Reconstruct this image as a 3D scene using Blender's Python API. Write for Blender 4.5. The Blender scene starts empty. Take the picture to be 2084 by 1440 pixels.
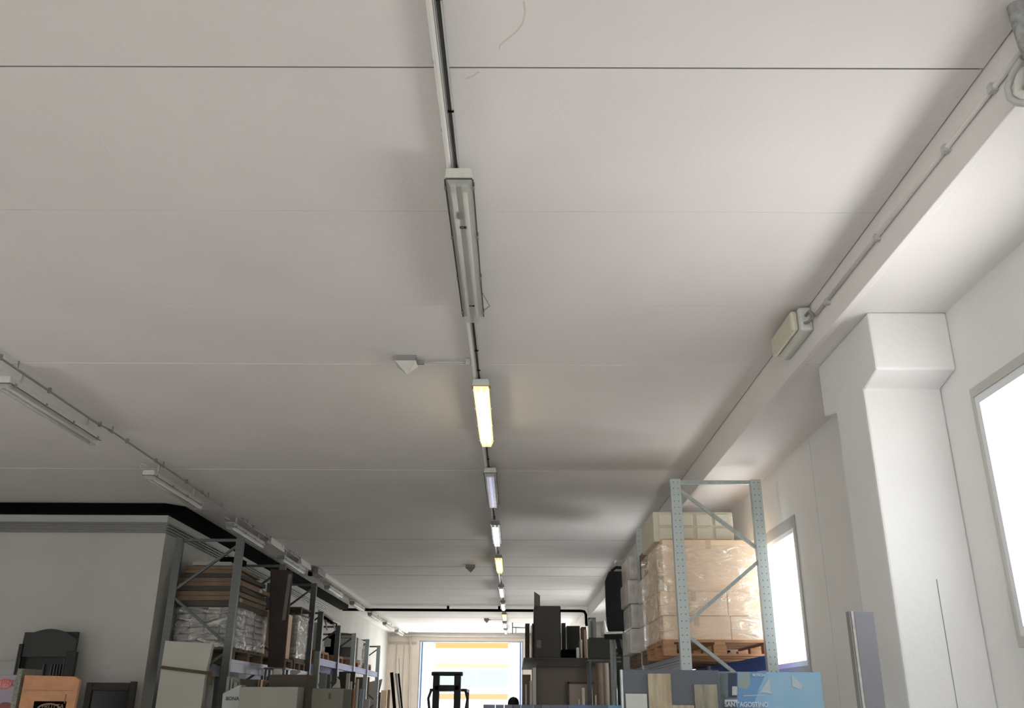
import bpy, bmesh, math, random
from mathutils import Vector, Matrix

random.seed(7)
S = bpy.context.scene
COL = S.collection
PI = math.pi

# ------------------------------------------------------------------ camera
F, CX, CY = 1820.0, 1042.0, 720.0
PSI, PHI, RHO = -0.005335, 0.374309, 0.0062
f_ = Vector((math.sin(PSI)*math.cos(PHI), math.cos(PSI)*math.cos(PHI), math.sin(PHI)))
r0 = Vector((math.cos(PSI), -math.sin(PSI), 0))
u0 = r0.cross(f_)
r_ = r0*math.cos(RHO)+u0*math.sin(RHO)
u_ = u0*math.cos(RHO)-r0*math.sin(RHO)
EYE = Vector((0, 0, 1.6))
cam = bpy.data.cameras.new('camera')
cam.sensor_fit = 'HORIZONTAL'; cam.sensor_width = 36; cam.lens = 36*F/2084
cam.clip_start = .05; cam.clip_end = 300
camo = bpy.data.objects.new('camera', cam); COL.objects.link(camo)
camo.matrix_world = Matrix(((r_.x, u_.x, -f_.x, EYE.x), (r_.y, u_.y, -f_.y, EYE.y), (r_.z, u_.z, -f_.z, EYE.z), (0, 0, 0, 1)))
S.camera = camo

# ------------------------------------------------------------------ exposure, sky, daylight openings
S.view_settings.view_transform = 'Standard'
S.view_settings.look = 'None'
S.view_settings.exposure = 0.0
S.view_settings.gamma = 1.0
S.view_settings.use_curve_mapping = False
SKY = 11.5
W = bpy.data.worlds.new('overcast_sky'); S.world = W; W.use_nodes = True
nt = W.node_tree; bg = nt.nodes['Background']
tc = nt.nodes.new('ShaderNodeTexCoord'); sx = nt.nodes.new('ShaderNodeSeparateXYZ')
rp = nt.nodes.new('ShaderNodeValToRGB'); mp = nt.nodes.new('ShaderNodeMapRange')
nt.links.new(tc.outputs['Generated'], sx.inputs[0]); nt.links.new(sx.outputs['Z'], mp.inputs['Value'])
mp.inputs['From Min'].default_value = -1; mp.inputs['From Max'].default_value = 1
nt.links.new(mp.outputs[0], rp.inputs[0]); nt.links.new(rp.outputs[0], bg.inputs[0])
e = rp.color_ramp.elements
e[0].position = .46; e[0].color = (.98, .97, .95, 1)      # light-coloured yard outside
e[1].position = .54; e[1].color = (.62, .65, .68, 1)
my = nt.nodes.new('ShaderNodeMapRange'); nt.links.new(sx.outputs['Y'], my.inputs['Value'])
my.inputs['From Min'].default_value = -1; my.inputs['From Max'].default_value = 1      # brighter sky beyond the far gate
my.inputs['To Min'].default_value = SKY*.38; my.inputs['To Max'].default_value = SKY*1.38
nt.links.new(my.outputs[0], bg.inputs[1])
S.cycles.max_bounces = 10; S.cycles.diffuse_bounces = 6; S.cycles.transparent_max_bounces = 16
S.cycles.sample_clamp_indirect = 6

H = 4.0                       # main ceiling
XB = 1.885                    # beam face along the right bay
ZS = 3.736                    # soffit of the right bay
XR = 2.49                     # right wall
XL = -4.52; YL = 11.58        # corner of the left room block
XFL = -9.0; YB = -9.0; YE = 33.3
# windows of the right wall (y0, y1, z0, z1), the unseen ones added for daylight; the end gate; the added rear gate
WIN = [(-6.6, -5.0, 1.93, 3.17), (-1.2, .1, 1.93, 3.17), (3.31, 4.61, 1.93, 3.17), (8.01, 10.0, 1.93, 3.10), (12.5, 13.8, 1.93, 3.10), (17.0, 18.3, 1.93, 3.10), (20.4, 22.3, 1.93, 3.10), (27.6, 29.5, 1.93, 3.10)]
GATE = (-3.40, .29, 3.73)
REAR = (-6.5, 1.5, 3.6)  # unseen opening behind the camera, added for its light
SIDE = (3.7, 5.4, 1.8)     # unseen doorway added in the left wall to light the right side
def portal(name, loc, sx_, sz_, direction):
    l = bpy.data.lights.new(name, 'AREA'); l.shape = 'RECTANGLE'; l.size = sx_; l.size_y = sz_
    l.cycles.is_portal = True
    o = bpy.data.objects.new(name, l); COL.objects.link(o); o.location = loc
    o.rotation_euler = Vector(direction).to_track_quat('-Z', 'Y').to_euler()
for w in WIN:
    l = bpy.data.lights.new('daylight', 'AREA'); 
    portal('window_daylight', (XR+.14, (w[0]+w[1])/2, (w[2]+w[3])/2), w[1]-w[0]+.05, w[3]-w[2]+.05, (-1, 0, 0))
portal('opening_daylight', ((GATE[0]+GATE[1])/2, YE+.3, GATE[2]/2), GATE[1]-GATE[0], GATE[2], (0, -1, 0))
portal('opening_daylight', ((REAR[0]+REAR[1])/2, YB-.3, REAR[2]/2), REAR[1]-REAR[0], REAR[2], (0, 1, 0))  # sky portal of the added rear opening

portal('opening_daylight', (XFL-.3, (SIDE[0]+SIDE[1])/2, SIDE[2]/2), SIDE[1]-SIDE[0], SIDE[2], (1, 0, 0))  # sky portal of the added left doorway

# ------------------------------------------------------------------ helpers
def at(px, py, X=None, Y=None, Z=None):
    d = f_ + r_*((px-CX)/F) - u_*((py-CY)/F)
    t = (X-EYE.x)/d.x if X is not None else (Y-EYE.y)/d.y if Y is not None else (Z-EYE.z)/d.z
    return EYE + d*t

MATS = {}
def mat(name, color, rough=.6, metal=0, var=0, scale=3, bump=0, bscale=40, stretch=None, color2=None, spec=None):
    if name in MATS: return MATS[name]
    m = bpy.data.materials.new(name); m.use_nodes = True; n = m.node_tree; b = n.nodes['Principled BSDF']
    b.inputs['Base Color'].default_value = (*color, 1); b.inputs['Roughness'].default_value = rough; b.inputs['Metallic'].default_value = metal
    if spec is not None: b.inputs['Specular IOR Level'].default_value = spec
    t = n.nodes.new('ShaderNodeTexCoord'); mpg = n.nodes.new('ShaderNodeMapping'); n.links.new(t.outputs['Object'], mpg.inputs[0])
    if stretch: mpg.inputs['Scale'].default_value = stretch
    if var or color2:
        tx = n.nodes.new('ShaderNodeTexNoise'); tx.inputs['Scale'].default_value = scale; tx.inputs['Detail'].default_value = 5
        cr = n.nodes.new('ShaderNodeValToRGB'); n.links.new(mpg.outputs[0], tx.inputs[0]); n.links.new(tx.outputs[0], cr.inputs[0])
        c2 = color2 or tuple(c*(1-var) for c in color)
        cr.color_ramp.elements[0].position = .32; cr.color_ramp.elements[0].color = (*c2, 1)
        cr.color_ramp.elements[1].position = .66; cr.color_ramp.elements[1].color = (*color, 1)
        n.links.new(cr.outputs[0], b.inputs['Base Color'])
    if bump:
        t2 = n.nodes.new('ShaderNodeTexNoise'); t2.inputs['Scale'].default_value = bscale; t2.inputs['Detail'].default_value = 4
        bp = n.nodes.new('ShaderNodeBump'); bp.inputs['Strength'].default_value = bump; bp.inputs['Distance'].default_value = .02
        n.links.new(mpg.outputs[0], t2.inputs[0]); n.links.new(t2.outputs[0], bp.inputs['Height']); n.links.new(bp.outputs[0], b.inputs['Normal'])
    MATS[name] = m; return m

def emit(name, color, strength, trans=0):
    if name in MATS: return MATS[name]
    m = bpy.data.materials.new(name); m.use_nodes = True; n = m.node_tree; n.nodes.remove(n.nodes['Principled BSDF'])
    e = n.nodes.new('ShaderNodeEmission'); e.inputs[0].default_value = (*color, 1); e.inputs[1].default_value = strength
    out = n.nodes['Material Output']
    if trans:
        tr = n.nodes.new('ShaderNodeBsdfTransparent'); mx = n.nodes.new('ShaderNodeMixShader'); mx.inputs[0].default_value = 1-trans
        n.links.new(tr.outputs[0], mx.inputs[1]); n.links.new(e.outputs[0], mx.inputs[2]); n.links.new(mx.outputs[0], out.inputs[0])
    else: n.links.new(e.outputs[0], out.inputs[0])
    MATS[name] = m; return m

def clear(name, color, amount, rough=.1, bump=0, bscale=14, gloss=False, stretch=(1, 1, 1)):
    """see-through sheet: transparent mixed with a surface shader"""
    if name in MATS: return MATS[name]
    m = bpy.data.materials.new(name); m.use_nodes = True; n = m.node_tree; b = n.nodes['Principled BSDF']
    b.inputs['Base Color'].default_value = (*color, 1); b.inputs['Roughness'].default_value = rough
    out = n.nodes['Material Output']
    tr = n.nodes.new('ShaderNodeBsdfTransparent'); mx = n.nodes.new('ShaderNodeMixShader'); mx.inputs[0].default_value = amount
    n.links.new(tr.outputs[0], mx.inputs[1]); n.links.new(mx.outputs[0], out.inputs[0])
    src = b
    if gloss:
        src = n.nodes.new('ShaderNodeBsdfGlossy'); src.inputs['Roughness'].default_value = rough; src.inputs['Color'].default_value = (*color, 1)
    n.links.new(src.outputs[0], mx.inputs[2])
    if bump:
        t = n.nodes.new('ShaderNodeTexCoord'); mpg = n.nodes.new('ShaderNodeMapping'); mpg.inputs['Scale'].default_value = stretch
        t2 = n.nodes.new('ShaderNodeTexNoise'); t2.inputs['Scale'].default_value = bscale; t2.inputs['Detail'].default_value = 6; t2.inputs['Distortion'].default_value = 1.5
        bp = n.nodes.new('ShaderNodeBump'); bp.inputs['Strength'].default_value = bump; bp.inputs['Distance'].default_value = .03
        n.links.new(t.outputs['Object'], mpg.inputs[0]); n.links.new(mpg.outputs[0], t2.inputs[0])
        n.links.new(t2.outputs[0], bp.inputs['Height']); n.links.new(bp.outputs[0], src.inputs['Normal'])
        # folds of the film: denser along creases
        cr = n.nodes.new('ShaderNodeValToRGB'); cr.color_ramp.elements[0].position = .5; cr.color_ramp.elements[1].position = .72
        cr.color_ramp.elements[0].color = (amount,)*3+(1,); cr.color_ramp.elements[1].color = (min(1, amount*3.2),)*3+(1,)
        n.links.new(t2.outputs[0], cr.inputs[0]); n.links.new(cr.outputs[0], mx.inputs[0])
    MATS[name] = m; return m

ORIG = {}
class MB:
    def __init__(s): s.v = []; s.f = []; s.sm = []
    def poly(s, pts, faces, smooth=False):
        k = len(s.v); s.v += [Vector(p) for p in pts]; s.f += [[i+k for i in f] for f in faces]; s.sm += [smooth]*len(faces); return s
    def box(s, a, b):
        x0, y0, z0 = (min(a[i], b[i]) for i in range(3)); x1, y1, z1 = (max(a[i], b[i]) for i in range(3))
        p = [(x0, y0, z0), (x1, y0, z0), (x1, y1, z0), (x0, y1, z0), (x0, y0, z1), (x1, y0, z1), (x1, y1, z1), (x0, y1, z1)]
        return s.poly(p, [(3, 2, 1, 0), (4, 5, 6, 7), (0, 1, 5, 4), (1, 2, 6, 5), (2, 3, 7, 6), (3, 0, 4, 7)])
    def rbox(s, c, size, rz=0, rx=0, ry=0):
        M = Matrix.Translation(c) @ Matrix.Rotation(rz, 4, 'Z') @ Matrix.Rotation(ry, 4, 'Y') @ Matrix.Rotation(rx, 4, 'X')
        k = len(s.v); s.box([-d/2 for d in size], [d/2 for d in size])
        for i in range(k, len(s.v)): s.v[i] = M @ s.v[i]
        return s
    def bar(s, p, q, w, h, up=(0, 0, 1)):
        p, q = Vector(p), Vector(q); d = (q-p).normalized(); a = d.cross(Vector(up))
        if a.length < 1e-4: a = d.cross(Vector((0, 1, 0)))
        a.normalize(); b = a.cross(d).normalized()
        pts = [e+a*(w/2*i)+b*(h/2*j) for e in (p, q) for i, j in ((-1, -1), (1, -1), (1, 1), (-1, 1))]
        return s.poly(pts, [(3, 2, 1, 0), (4, 5, 6, 7), (0, 1, 5, 4), (1, 2, 6, 5), (2, 3, 7, 6), (3, 0, 4, 7)])
    def tube(s, pts, r, n=12, caps=True):
        pts = [Vector(p) for p in pts]; rings = []; k = len(s.v); m = len(pts)
        rr = r if isinstance(r, (list, tuple)) else [r]*m
        d0 = (pts[1]-pts[0]).normalized(); a = d0.orthogonal().normalized()
        for i, p in enumerate(pts):
            d = (pts[min(i+1, m-1)]-pts[max(i-1, 0)]).normalized()
            a = (a-d*a.dot(d)).normalized(); b = d.cross(a)
            s.v += [p+(a*math.cos(2*PI*j/n)+b*math.sin(2*PI*j/n))*rr[i] for j in range(n)]
        for i in range(m-1):
            for j in range(n):
                s.f.append([k+i*n+j, k+i*n+(j+1) % n, k+(i+1)*n+(j+1) % n, k+(i+1)*n+j]); s.sm.append(True)
        if caps:
            s.f.append([k+j for j in reversed(range(n))]); s.f.append([k+(m-1)*n+j for j in range(n)]); s.sm += [False, False]
        return s
    def lathe(s, c, prof, n=20, axis='Z'):
        k = len(s.v); m = len(prof)
        for r, h in prof:
            for j in range(n):
                x, y = r*math.cos(2*PI*j/n), r*math.sin(2*PI*j/n)
                v = (x, y, h) if axis == 'Z' else (h, x, y) if axis == 'X' else (x, h, y)
                s.v.append(Vector(c)+Vector(v))
        for i in range(m-1):
            for j in range(n):
                s.f.append([k+i*n+j, k+i*n+(j+1) % n, k+(i+1)*n+(j+1) % n, k+(i+1)*n+j]); s.sm.append(True)
        return s
    def prism(s, outline, vec):
        n = len(outline); o = [Vector(p) for p in outline]; vec = Vector(vec)
        return s.poly(o+[p+vec for p in o], [list(range(n))[::-1], list(range(n, 2*n))]+[[i, (i+1) % n, n+(i+1) % n, n+i] for i in range(n)])
    def build(s, name, m, parent=None, bevel=0, origin=None):
        o3 = ORIG.get(parent.name) if parent else None
        if o3 is None:
            if origin is None:
                xs = [v.x for v in s.v]; ys = [v.y for v in s.v]; zs = [v.z for v in s.v]
                origin = Vector(((min(xs)+max(xs))/2, (min(ys)+max(ys))/2, min(zs)))
            o3 = Vector(origin)
        me = bpy.data.meshes.new(name)
        me.from_pydata([tuple(v-o3) for v in s.v], [], s.f)
        me.polygons.foreach_set('use_smooth', s.sm); me.update()
        bm = bmesh.new(); bm.from_mesh(me); bmesh.ops.recalc_face_normals(bm, faces=bm.faces); bm.to_mesh(me); bm.free()
        o = bpy.data.objects.new(name, me); COL.objects.link(o)
        if m: me.materials.append(m)
        if parent: o.parent = parent
        else: o.location = o3
        ORIG[o.name] = o3
        if bevel:
            b = o.modifiers.new('bevel', 'BEVEL'); b.width = bevel; b.segments = 2; b.limit_method = 'ANGLE'
        return o

def tag(o, label, cat, group=None, kind=None):
    o['label'] = label; o['category'] = cat
    if group: o['group'] = group
    if kind: o['kind'] = kind
    return o
def struct(o, label=None):
    o['kind'] = 'structure'
    if label: o['label'] = label
    return o
def thing(name, label, cat, loc, group=None):
    o = bpy.data.objects.new(name, None); COL.objects.link(o); o.location = loc; o.empty_display_size = .1
    ORIG[o.name] = Vector(loc)
    return tag(o, label, cat, group)
def copy_tree(root, loc, label):
    r = root.copy(); COL.objects.link(r); r.location = loc; r['label'] = label
    for ch in root.children:
        c = ch.copy(); COL.objects.link(c); c.parent = r
        for g in ch.children:
            d = g.copy(); COL.objects.link(d); d.parent = c
    return r
def text(name, body, loc, size, m, parent, depth=.001, rot=(PI/2, 0, 0), bold=False, sx_=1):
    cu = bpy.data.curves.new(name, 'FONT'); cu.body = body; cu.size = size; cu.extrude = depth
    if bold: cu.offset = size*.03
    t = bpy.data.objects.new(name, cu); COL.objects.link(t)
    me = bpy.data.meshes.new_from_object(t.evaluated_get(bpy.context.evaluated_depsgraph_get()))
    bpy.data.objects.remove(t)
    o = bpy.data.objects.new(name, me); COL.objects.link(o); me.materials.append(m)
    o.parent = parent; o.location = Vector(loc)-ORIG[parent.name]; o.rotation_euler = rot; o.scale = (sx_, 1, 1)
    return o

# ------------------------------------------------------------------ materials
M_CEIL = mat('painted_ceiling', (.795, .77, .748), .85, var=.05, scale=1.2, bump=.15, bscale=25)
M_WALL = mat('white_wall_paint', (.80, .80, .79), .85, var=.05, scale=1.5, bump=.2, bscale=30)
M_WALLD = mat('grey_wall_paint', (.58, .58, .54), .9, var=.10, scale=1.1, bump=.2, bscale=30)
M_BEIGE = mat('beige_wall_paint', (.74, .66, .57), .9, var=.06)
M_FLOOR = mat('concrete_floor', (.72, .69, .65), .6, var=.1, scale=2)
M_BLACK = mat('black_rubber', (.004, .004, .004), .9, spec=.05)
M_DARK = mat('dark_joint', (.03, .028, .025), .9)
M_PLAST = mat('pale_plastic', (.62, .63, .58), .45, var=.08, scale=20)
M_PLASTB = mat('beige_plastic', (.66, .62, .50), .45, var=.08, scale=20)
M_PVC = mat('grey_pvc', (.50, .50, .49), .4)
M_PVCW = mat('white_pvc', (.68, .67, .63), .4)
M_PIPED = mat('dark_grey_pvc', (.25, .25, .24), .5)
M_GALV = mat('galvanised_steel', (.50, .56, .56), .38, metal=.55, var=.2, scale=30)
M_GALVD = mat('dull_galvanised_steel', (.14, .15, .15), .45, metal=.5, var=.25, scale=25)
M_BLUE = mat('blue_beam_paint', (.16, .20, .52), .4, var=.1)
M_BLUEG = mat('grey_blue_beam_paint', (.33, .33, .42), .35, metal=.3, var=.2, scale=12)
M_CARD = mat('tan_cardboard', (.84, .64, .45), .8, var=.10, scale=6)
M_CARDB = mat('brown_cardboard', (.27, .19, .13), .85, var=.2, scale=6)
M_CARDO = mat('orange_cardboard', (.62, .32, .17), .85, var=.15, scale=12)
M_CARDD = mat('dark_brown_board', (.070, .052, .042), .8, var=.2, scale=5)
M_CARDX = mat('grey_brown_board', (.10, .085, .07), .85, var=.15, scale=5)
M_TAPE = mat('brown_tape', (.22, .15, .09), .4)
M_CREAM = mat('cream_polystyrene', (.72, .68, .56), .8, var=.06, scale=8, bump=.2)
M_WOOD = mat('pallet_wood', (.50, .27, .14), .8, var=.35, scale=5, stretch=(1, 8, 8))
M_WOODD = mat('weathered_pallet_wood', (.22, .16, .11), .85, var=.35, scale=5, stretch=(1, 8, 8))
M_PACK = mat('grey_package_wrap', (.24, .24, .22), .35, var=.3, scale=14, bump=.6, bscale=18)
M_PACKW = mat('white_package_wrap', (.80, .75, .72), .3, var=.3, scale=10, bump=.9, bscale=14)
M_SLAB = mat('pale_grey_board', (.50, .50, .44), .8, var=.06)
M_BOXG = mat('grey_green_carton', (.20, .20, .16), .85, var=.12, scale=6)
M_WHITE = mat('white_board', (.70, .68, .64), .6, var=.05)
M_CHAR = mat('charcoal_cabinet', (.05, .048, .040), .6, var=.15)
M_BLACKF = mat('black_fabric', (.008, .009, .013), .8, var=.2, bump=.3)
M_CHROME = mat('chrome', (.7, .7, .7), .15, metal=1)
M_GLASS = clear('window_glass', (.9, .95, 1), .06, .02, gloss=True)
M_FILM = clear('stretch_film', (1, .98, .94), .22, .22, bump=1.0, bscale=4, gloss=True, stretch=(1, 1, 3))
M_WINF = mat('grey_window_frame', (.42, .43, .44), .5)
M_WINW = mat('white_window_frame', (.78, .80, .82), .4)
M_DIFF = clear('milky_diffuser', (.60, .61, .56), .45, .25)
M_REFL = mat('grey_reflector', (.33, .34, .31), .5)
M_TUBE = mat('unlit_tube', (.85, .85, .80), .3)

# upright with rows of punched holes
def punched(name, base, dark):
    m = mat(name, base, .38, .55); n = m.node_tree; b = n.nodes['Principled BSDF']
    g = n.nodes.new('ShaderNodeTexCoord'); s = n.nodes.new('ShaderNodeSeparateXYZ'); n.links.new(g.outputs['Generated'], s.inputs[0])
    def mth(op, a, c=None):
        k = n.nodes.new('ShaderNodeMath'); k.operation = op
        for i, v in ((0, a), (1, c)):
            if v is None: continue
            if isinstance(v, (int, float)): k.inputs[i].default_value = v
            else: n.links.new(v, k.inputs[i])
        return k.outputs[0]
    fz = mth('SUBTRACT', mth('FRACT', mth('MULTIPLY', s.outputs['Z'], 60.0)), .5)
    dz = mth('MULTIPLY', fz, .06)
    d1 = mth('MULTIPLY', mth('SUBTRACT', s.outputs['X'], .28), .095)
    d2 = mth('MULTIPLY', mth('SUBTRACT', s.outputs['X'], .72), .095)
    q = mth('MINIMUM', mth('MULTIPLY', d1, d1), mth('MULTIPLY', d2, d2))
    r = mth('ADD', q, mth('MULTIPLY', dz, dz))
    hole = mth('LESS_THAN', r, .0055**2)
    mx = n.nodes.new('ShaderNodeMix'); mx.data_type = 'RGBA'
    n.links.new(hole, mx.inputs['Factor']); mx.inputs['A'].default_value = (*base, 1); mx.inputs['B'].default_value = (*dark, 1)
    n.links.new(mx.outputs['Result'], b.inputs['Base Color'])
    return m
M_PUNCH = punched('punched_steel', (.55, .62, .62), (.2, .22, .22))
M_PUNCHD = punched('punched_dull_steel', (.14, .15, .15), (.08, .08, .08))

# ------------------------------------------------------------------ the shell
struct(MB().box((XFL-.2, YB-.2, -.2), (XR+.2, YE+.2, 0)).build('floor', M_FLOOR), 'grey concrete floor')
# ceiling: precast planks with open or filled joints
SEAM = [(-7.3, .003), (-6.1, .003), (-5.0, .003), (-3.9, .003), (-2.8, .003), (-1.7, .003), (-.55, .003), (.6, .008), (1.75, .003), (2.945, .010), (4.075, .002),
        (5.245, .0015), (7.464, .0015), (11.798, .010), (14.03, .030),
        (14.63, .012), (15.77, .016), (16.95, .040), (18.17, .045), (20.36, .022), (21.6, .020), (22.76, .020), (23.93, .022), (27.27, .05), (28.94, .03), (31.0, .03)]
mb = MB(); y = YB-.2
for s_, w_ in SEAM:
    if w_ <= 0: continue
    mb.box((XFL-.2, y, H), (XB-.008, s_-w_/2, H+.05)); y = s_+w_/2
mb.box((XFL-.2, y, H), (XB-.008, YE+.2, H+.05))
ce = struct(mb.build('ceiling', M_CEIL), 'pale painted concrete plank ceiling')
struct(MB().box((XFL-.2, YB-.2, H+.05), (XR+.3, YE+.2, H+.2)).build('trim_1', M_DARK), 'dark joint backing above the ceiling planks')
mb = MB()  # dark strips stand in for the shade of the open plank joints
for s_, w_ in SEAM:
    mb.box((XFL, s_-w_/2-.0005, H+.003), (XB-.02, s_+w_/2+.0005, H+.02))
struct(mb.build('trim_6', mat('joint_shade', (.16, .14, .125), .9)), 'recessed dark strips painting the shade in the ceiling joints')
# raised filler strips on two joints
mb = MB()
for yy in (6.335, 9.611):
    mb.box((-7.5, yy-.004, H-.002), (XB-.02, yy+.004, H+.001))
struct(mb.build('trim_2', mat('joint_filler', (.80, .77, .72), .7)), 'pale filler strips along the ceiling joints')
# marks on the ceiling paint: a rusty drip line and a pale scratch
def mark(n, pts, m, w):
    mb = MB()
    for a, b in zip(pts[:-1], pts[1:]): mb.bar(at(*a, Z=H-.0006), at(*b, Z=H-.0006), w, .001)
    struct(mb.build(n, m), 'thin mark on the ceiling paint')
mark('trim_7', [(1066, 2), (1069, 25), (1064, 48), (1050, 66), (1032, 80), (1018, 92), (1016, 100)], mat('rust_stain', (.70, .62, .57), .9), .006)
mark('trim_8', [(205, 280), (222, 306), (240, 331), (258, 356)], mat('pale_scratch', (.86, .85, .82), .9), .004)
mark('trim_10', [(948, 160), (962, 156), (975, 146)], MATS['rust_stain'], .008)
# beam and soffit of the right bay
struct(MB().box((XB, YB-.2, ZS-.012), (XB+.045, YE, H+.04)).build('trim_3', M_CEIL, bevel=.006), 'long concrete edge beam beside the right bay')
mb = MB(); y = YB-.2
for s_ in (-3.4, 1.1, 5.60, 10.1, 14.6, 19.1, 23.6, 28.1):
    mb.box((XB+.045, y, ZS), (XR+.2, s_-.003, ZS+.1)); y = s_+.003
mb.box((XB+.045, y, ZS), (XR+.2, YE, ZS+.1))
struct(mb.build('ceiling_right_bay', M_CEIL), 'lower ceiling strip over the right bay')
# right wall with window openings
mb = MB(); y = YB
def wallseg(mb, y0, y1, z0, z1): mb.box((XR, y0, z0), (XR+.1, y1, z1))
for (a, b, z0, z1) in WIN:
    for q in [y]:
        j = 7.35
        if y < j < a: wallseg(mb, y, j-.004, 0, ZS+.1); wallseg(mb, j+.004, a, 0, ZS+.1)
        else: wallseg(mb, y, a, 0, ZS+.1)
    wallseg(mb, a, b, 0, z0); wallseg(mb, a, b, z1, ZS+.1); y = b
wallseg(mb, y, YE+.2, 0, ZS+.1)
mb.box((XR+.09, 7.2, 0), (XR+.12, 7.5, 3.8))
struct(mb.build('wall_right', M_WALL), 'white wall with tall windows')
for i, (a, b, z0, z1) in enumerate(WIN):  # windows out of view are added to bring in daylight
    fr = MB(); t = .045
    x0, x1 = XR-.006, XR+.098
    for (ya, yb, za, zb) in ((a, a+t, z0, z1), (b-t, b, z0, z1), (a+t, b-t, z0, z0+t), (a+t, b-t, z1-t, z1)):
        fr.box((x0, ya+.0015*(ya == a), za+.0015*(za == z0)), (x1, yb-.0015*(yb == b), zb-.0015*(zb == z1)))
    w = struct(fr.build('window_%d' % (i+1), M_WINW), 'white-framed window in the right wall')
    MB().box((XR+.055, a+t+.0005, z0+t+.0005), (XR+.06, b-t-.0005, z1-t-.0005)).build('glass', M_GLASS, w)
    su = MB()
    k = .10 if i >= 3 else .05
    for (ya, yb, za, zb) in ((a-k*.5, a, z0-k, z1+k), (b, b+k*.5, z0-k, z1+k), (a, b, z0-k, z0), (a, b, z1, z1+k)):
        su.box((XR-.012, ya, za), (XR-.001, yb, zb))
    su.build('surround', M_WINF if i >= 3 else M_WALLD, w)
# pillars with widened heads
def pillar(i, yc):
    o = MB()
    y0, y1 = yc-.235, yc+.235
    o.prism([(2.035, y0, 0), (2.035, y0, 3.34), (2.035, y0-.215, 3.385), (2.035, y0-.215, ZS), (2.035, y1+.22, ZS), (2.035, y1+.22, 3.385), (2.035, y1, 3.34), (2.035, y1, 0)], (XR-2.035, 0, 0))
    struct(o.build('pillar_%d' % i, M_WALL, bevel=.012), 'white concrete pillar with a widened head')
for i, yc in enumerate((-8.5, -1.75 - 1.3, 5.20, 19.0, 26.0)): pillar(i+1, yc)
# crack on the near pillar face and dark joints
struct(MB().box((2.28, 4.9605, 1.2), (2.2825, 4.966, 2.25)).build('trim_9', mat('grey_crack', (.3, .29, .3), .9)), 'hairline crack on the pillar')
# rear and far left walls
mb = MB().box((XFL-.2, YB-.2, 0), (REAR[0], YB, H)).box((REAR[1], YB-.2, 0), (XR+.2, YB, H)).box((REAR[0], YB-.2, REAR[2]), (REAR[1], YB, H))
struct(mb.build('wall_back', M_WALL))
struct(MB().box((XFL-.2, YB, 0), (XFL, SIDE[0], H)).box((XFL-.2, SIDE[1], 0), (XFL, YL+.1, H)).box((XFL-.2, SIDE[0], SIDE[2]), (XFL, SIDE[1], H)).build('wall_left', M_WALLD), 'left wall with an unseen doorway added for light')
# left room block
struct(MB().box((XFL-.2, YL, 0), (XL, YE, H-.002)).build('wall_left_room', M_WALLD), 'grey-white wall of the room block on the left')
# end wall with gate opening
mb = MB().box((XL, YE, 0), (GATE[0], YE+.2, H)).box((GATE[1], YE, 0), (XR+.2, YE+.2, H)).box((GATE[0], YE, GATE[2]), (GATE[1], YE+.2, H))
struct(mb.build('wall_end', M_BEIGE), 'beige end wall around the open gate')
mb = MB().box((XL+.02, YE-.03, 3.60), (GATE[0]-.1, YE, 3.68)).box((-3.95, YE-.02, 0), (-3.92, YE, 3.6)).box((XL+.3, YE-.02, 0), (XL+.34, YE, 3.6))
struct(mb.build('trim_4', mat('beige_trim', (.48, .42, .36), .8)), 'beige pipes and joints on the end wall')

# ------------------------------------------------------------------ black duct round the left room block
D = .17; zt, zb = H-.003, 3.875
mb = MB()
pts_o = [(XFL+.01, YL-D), (XL, YL-D), (XL+D+.03, YL+.03), (XL+D+.03, 23.9)]
pts_i = [(XFL+.01, YL-.001), (XL, YL-.001), (XL+.001, YL), (XL+.001, 23.9)]
def duct_run(idx):
    mb = MB()
    for i in idx:
        a, b = pts_o[i], pts_o[i+1]; c, d = pts_i[i+1], pts_i[i]
        mb.poly([(*a, zb), (*b, zb), (*c, zb), (*d, zb), (*a, zt), (*b, zt), (*c, zt), (*d, zt)], [(3, 2, 1, 0), (4, 5, 6, 7), (0, 1, 5, 4), (1, 2, 6, 5), (2, 3, 7, 6), (3, 0, 4, 7)])
    return mb.build('insulated_duct', M_BLACK)
tag(duct_run([0]), 'thick black insulated duct along the front of the left room block', 'duct')
tag(duct_run([1, 2]), 'thick black duct running back above the left rack from the block corner', 'duct')
M_CDT = mat('dusty_grey_conduit', (.26, .26, .25), .5)
for k in range(4):
    z = 3.655+k*.036; o = .03
    tag(MB().tube([(XFL+.05, YL-o, z), (XL-.02, YL-o, z), (XL+.02, YL-.02, z), (XL+o, YL+.05, z), (XL+o, 22, z)], .0125, 8)
        .build('wall_conduit', M_CDT), 'one of four parallel grey conduits wrapping the left wall corner', 'conduit', 'parallel conduits below the black duct')
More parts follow.
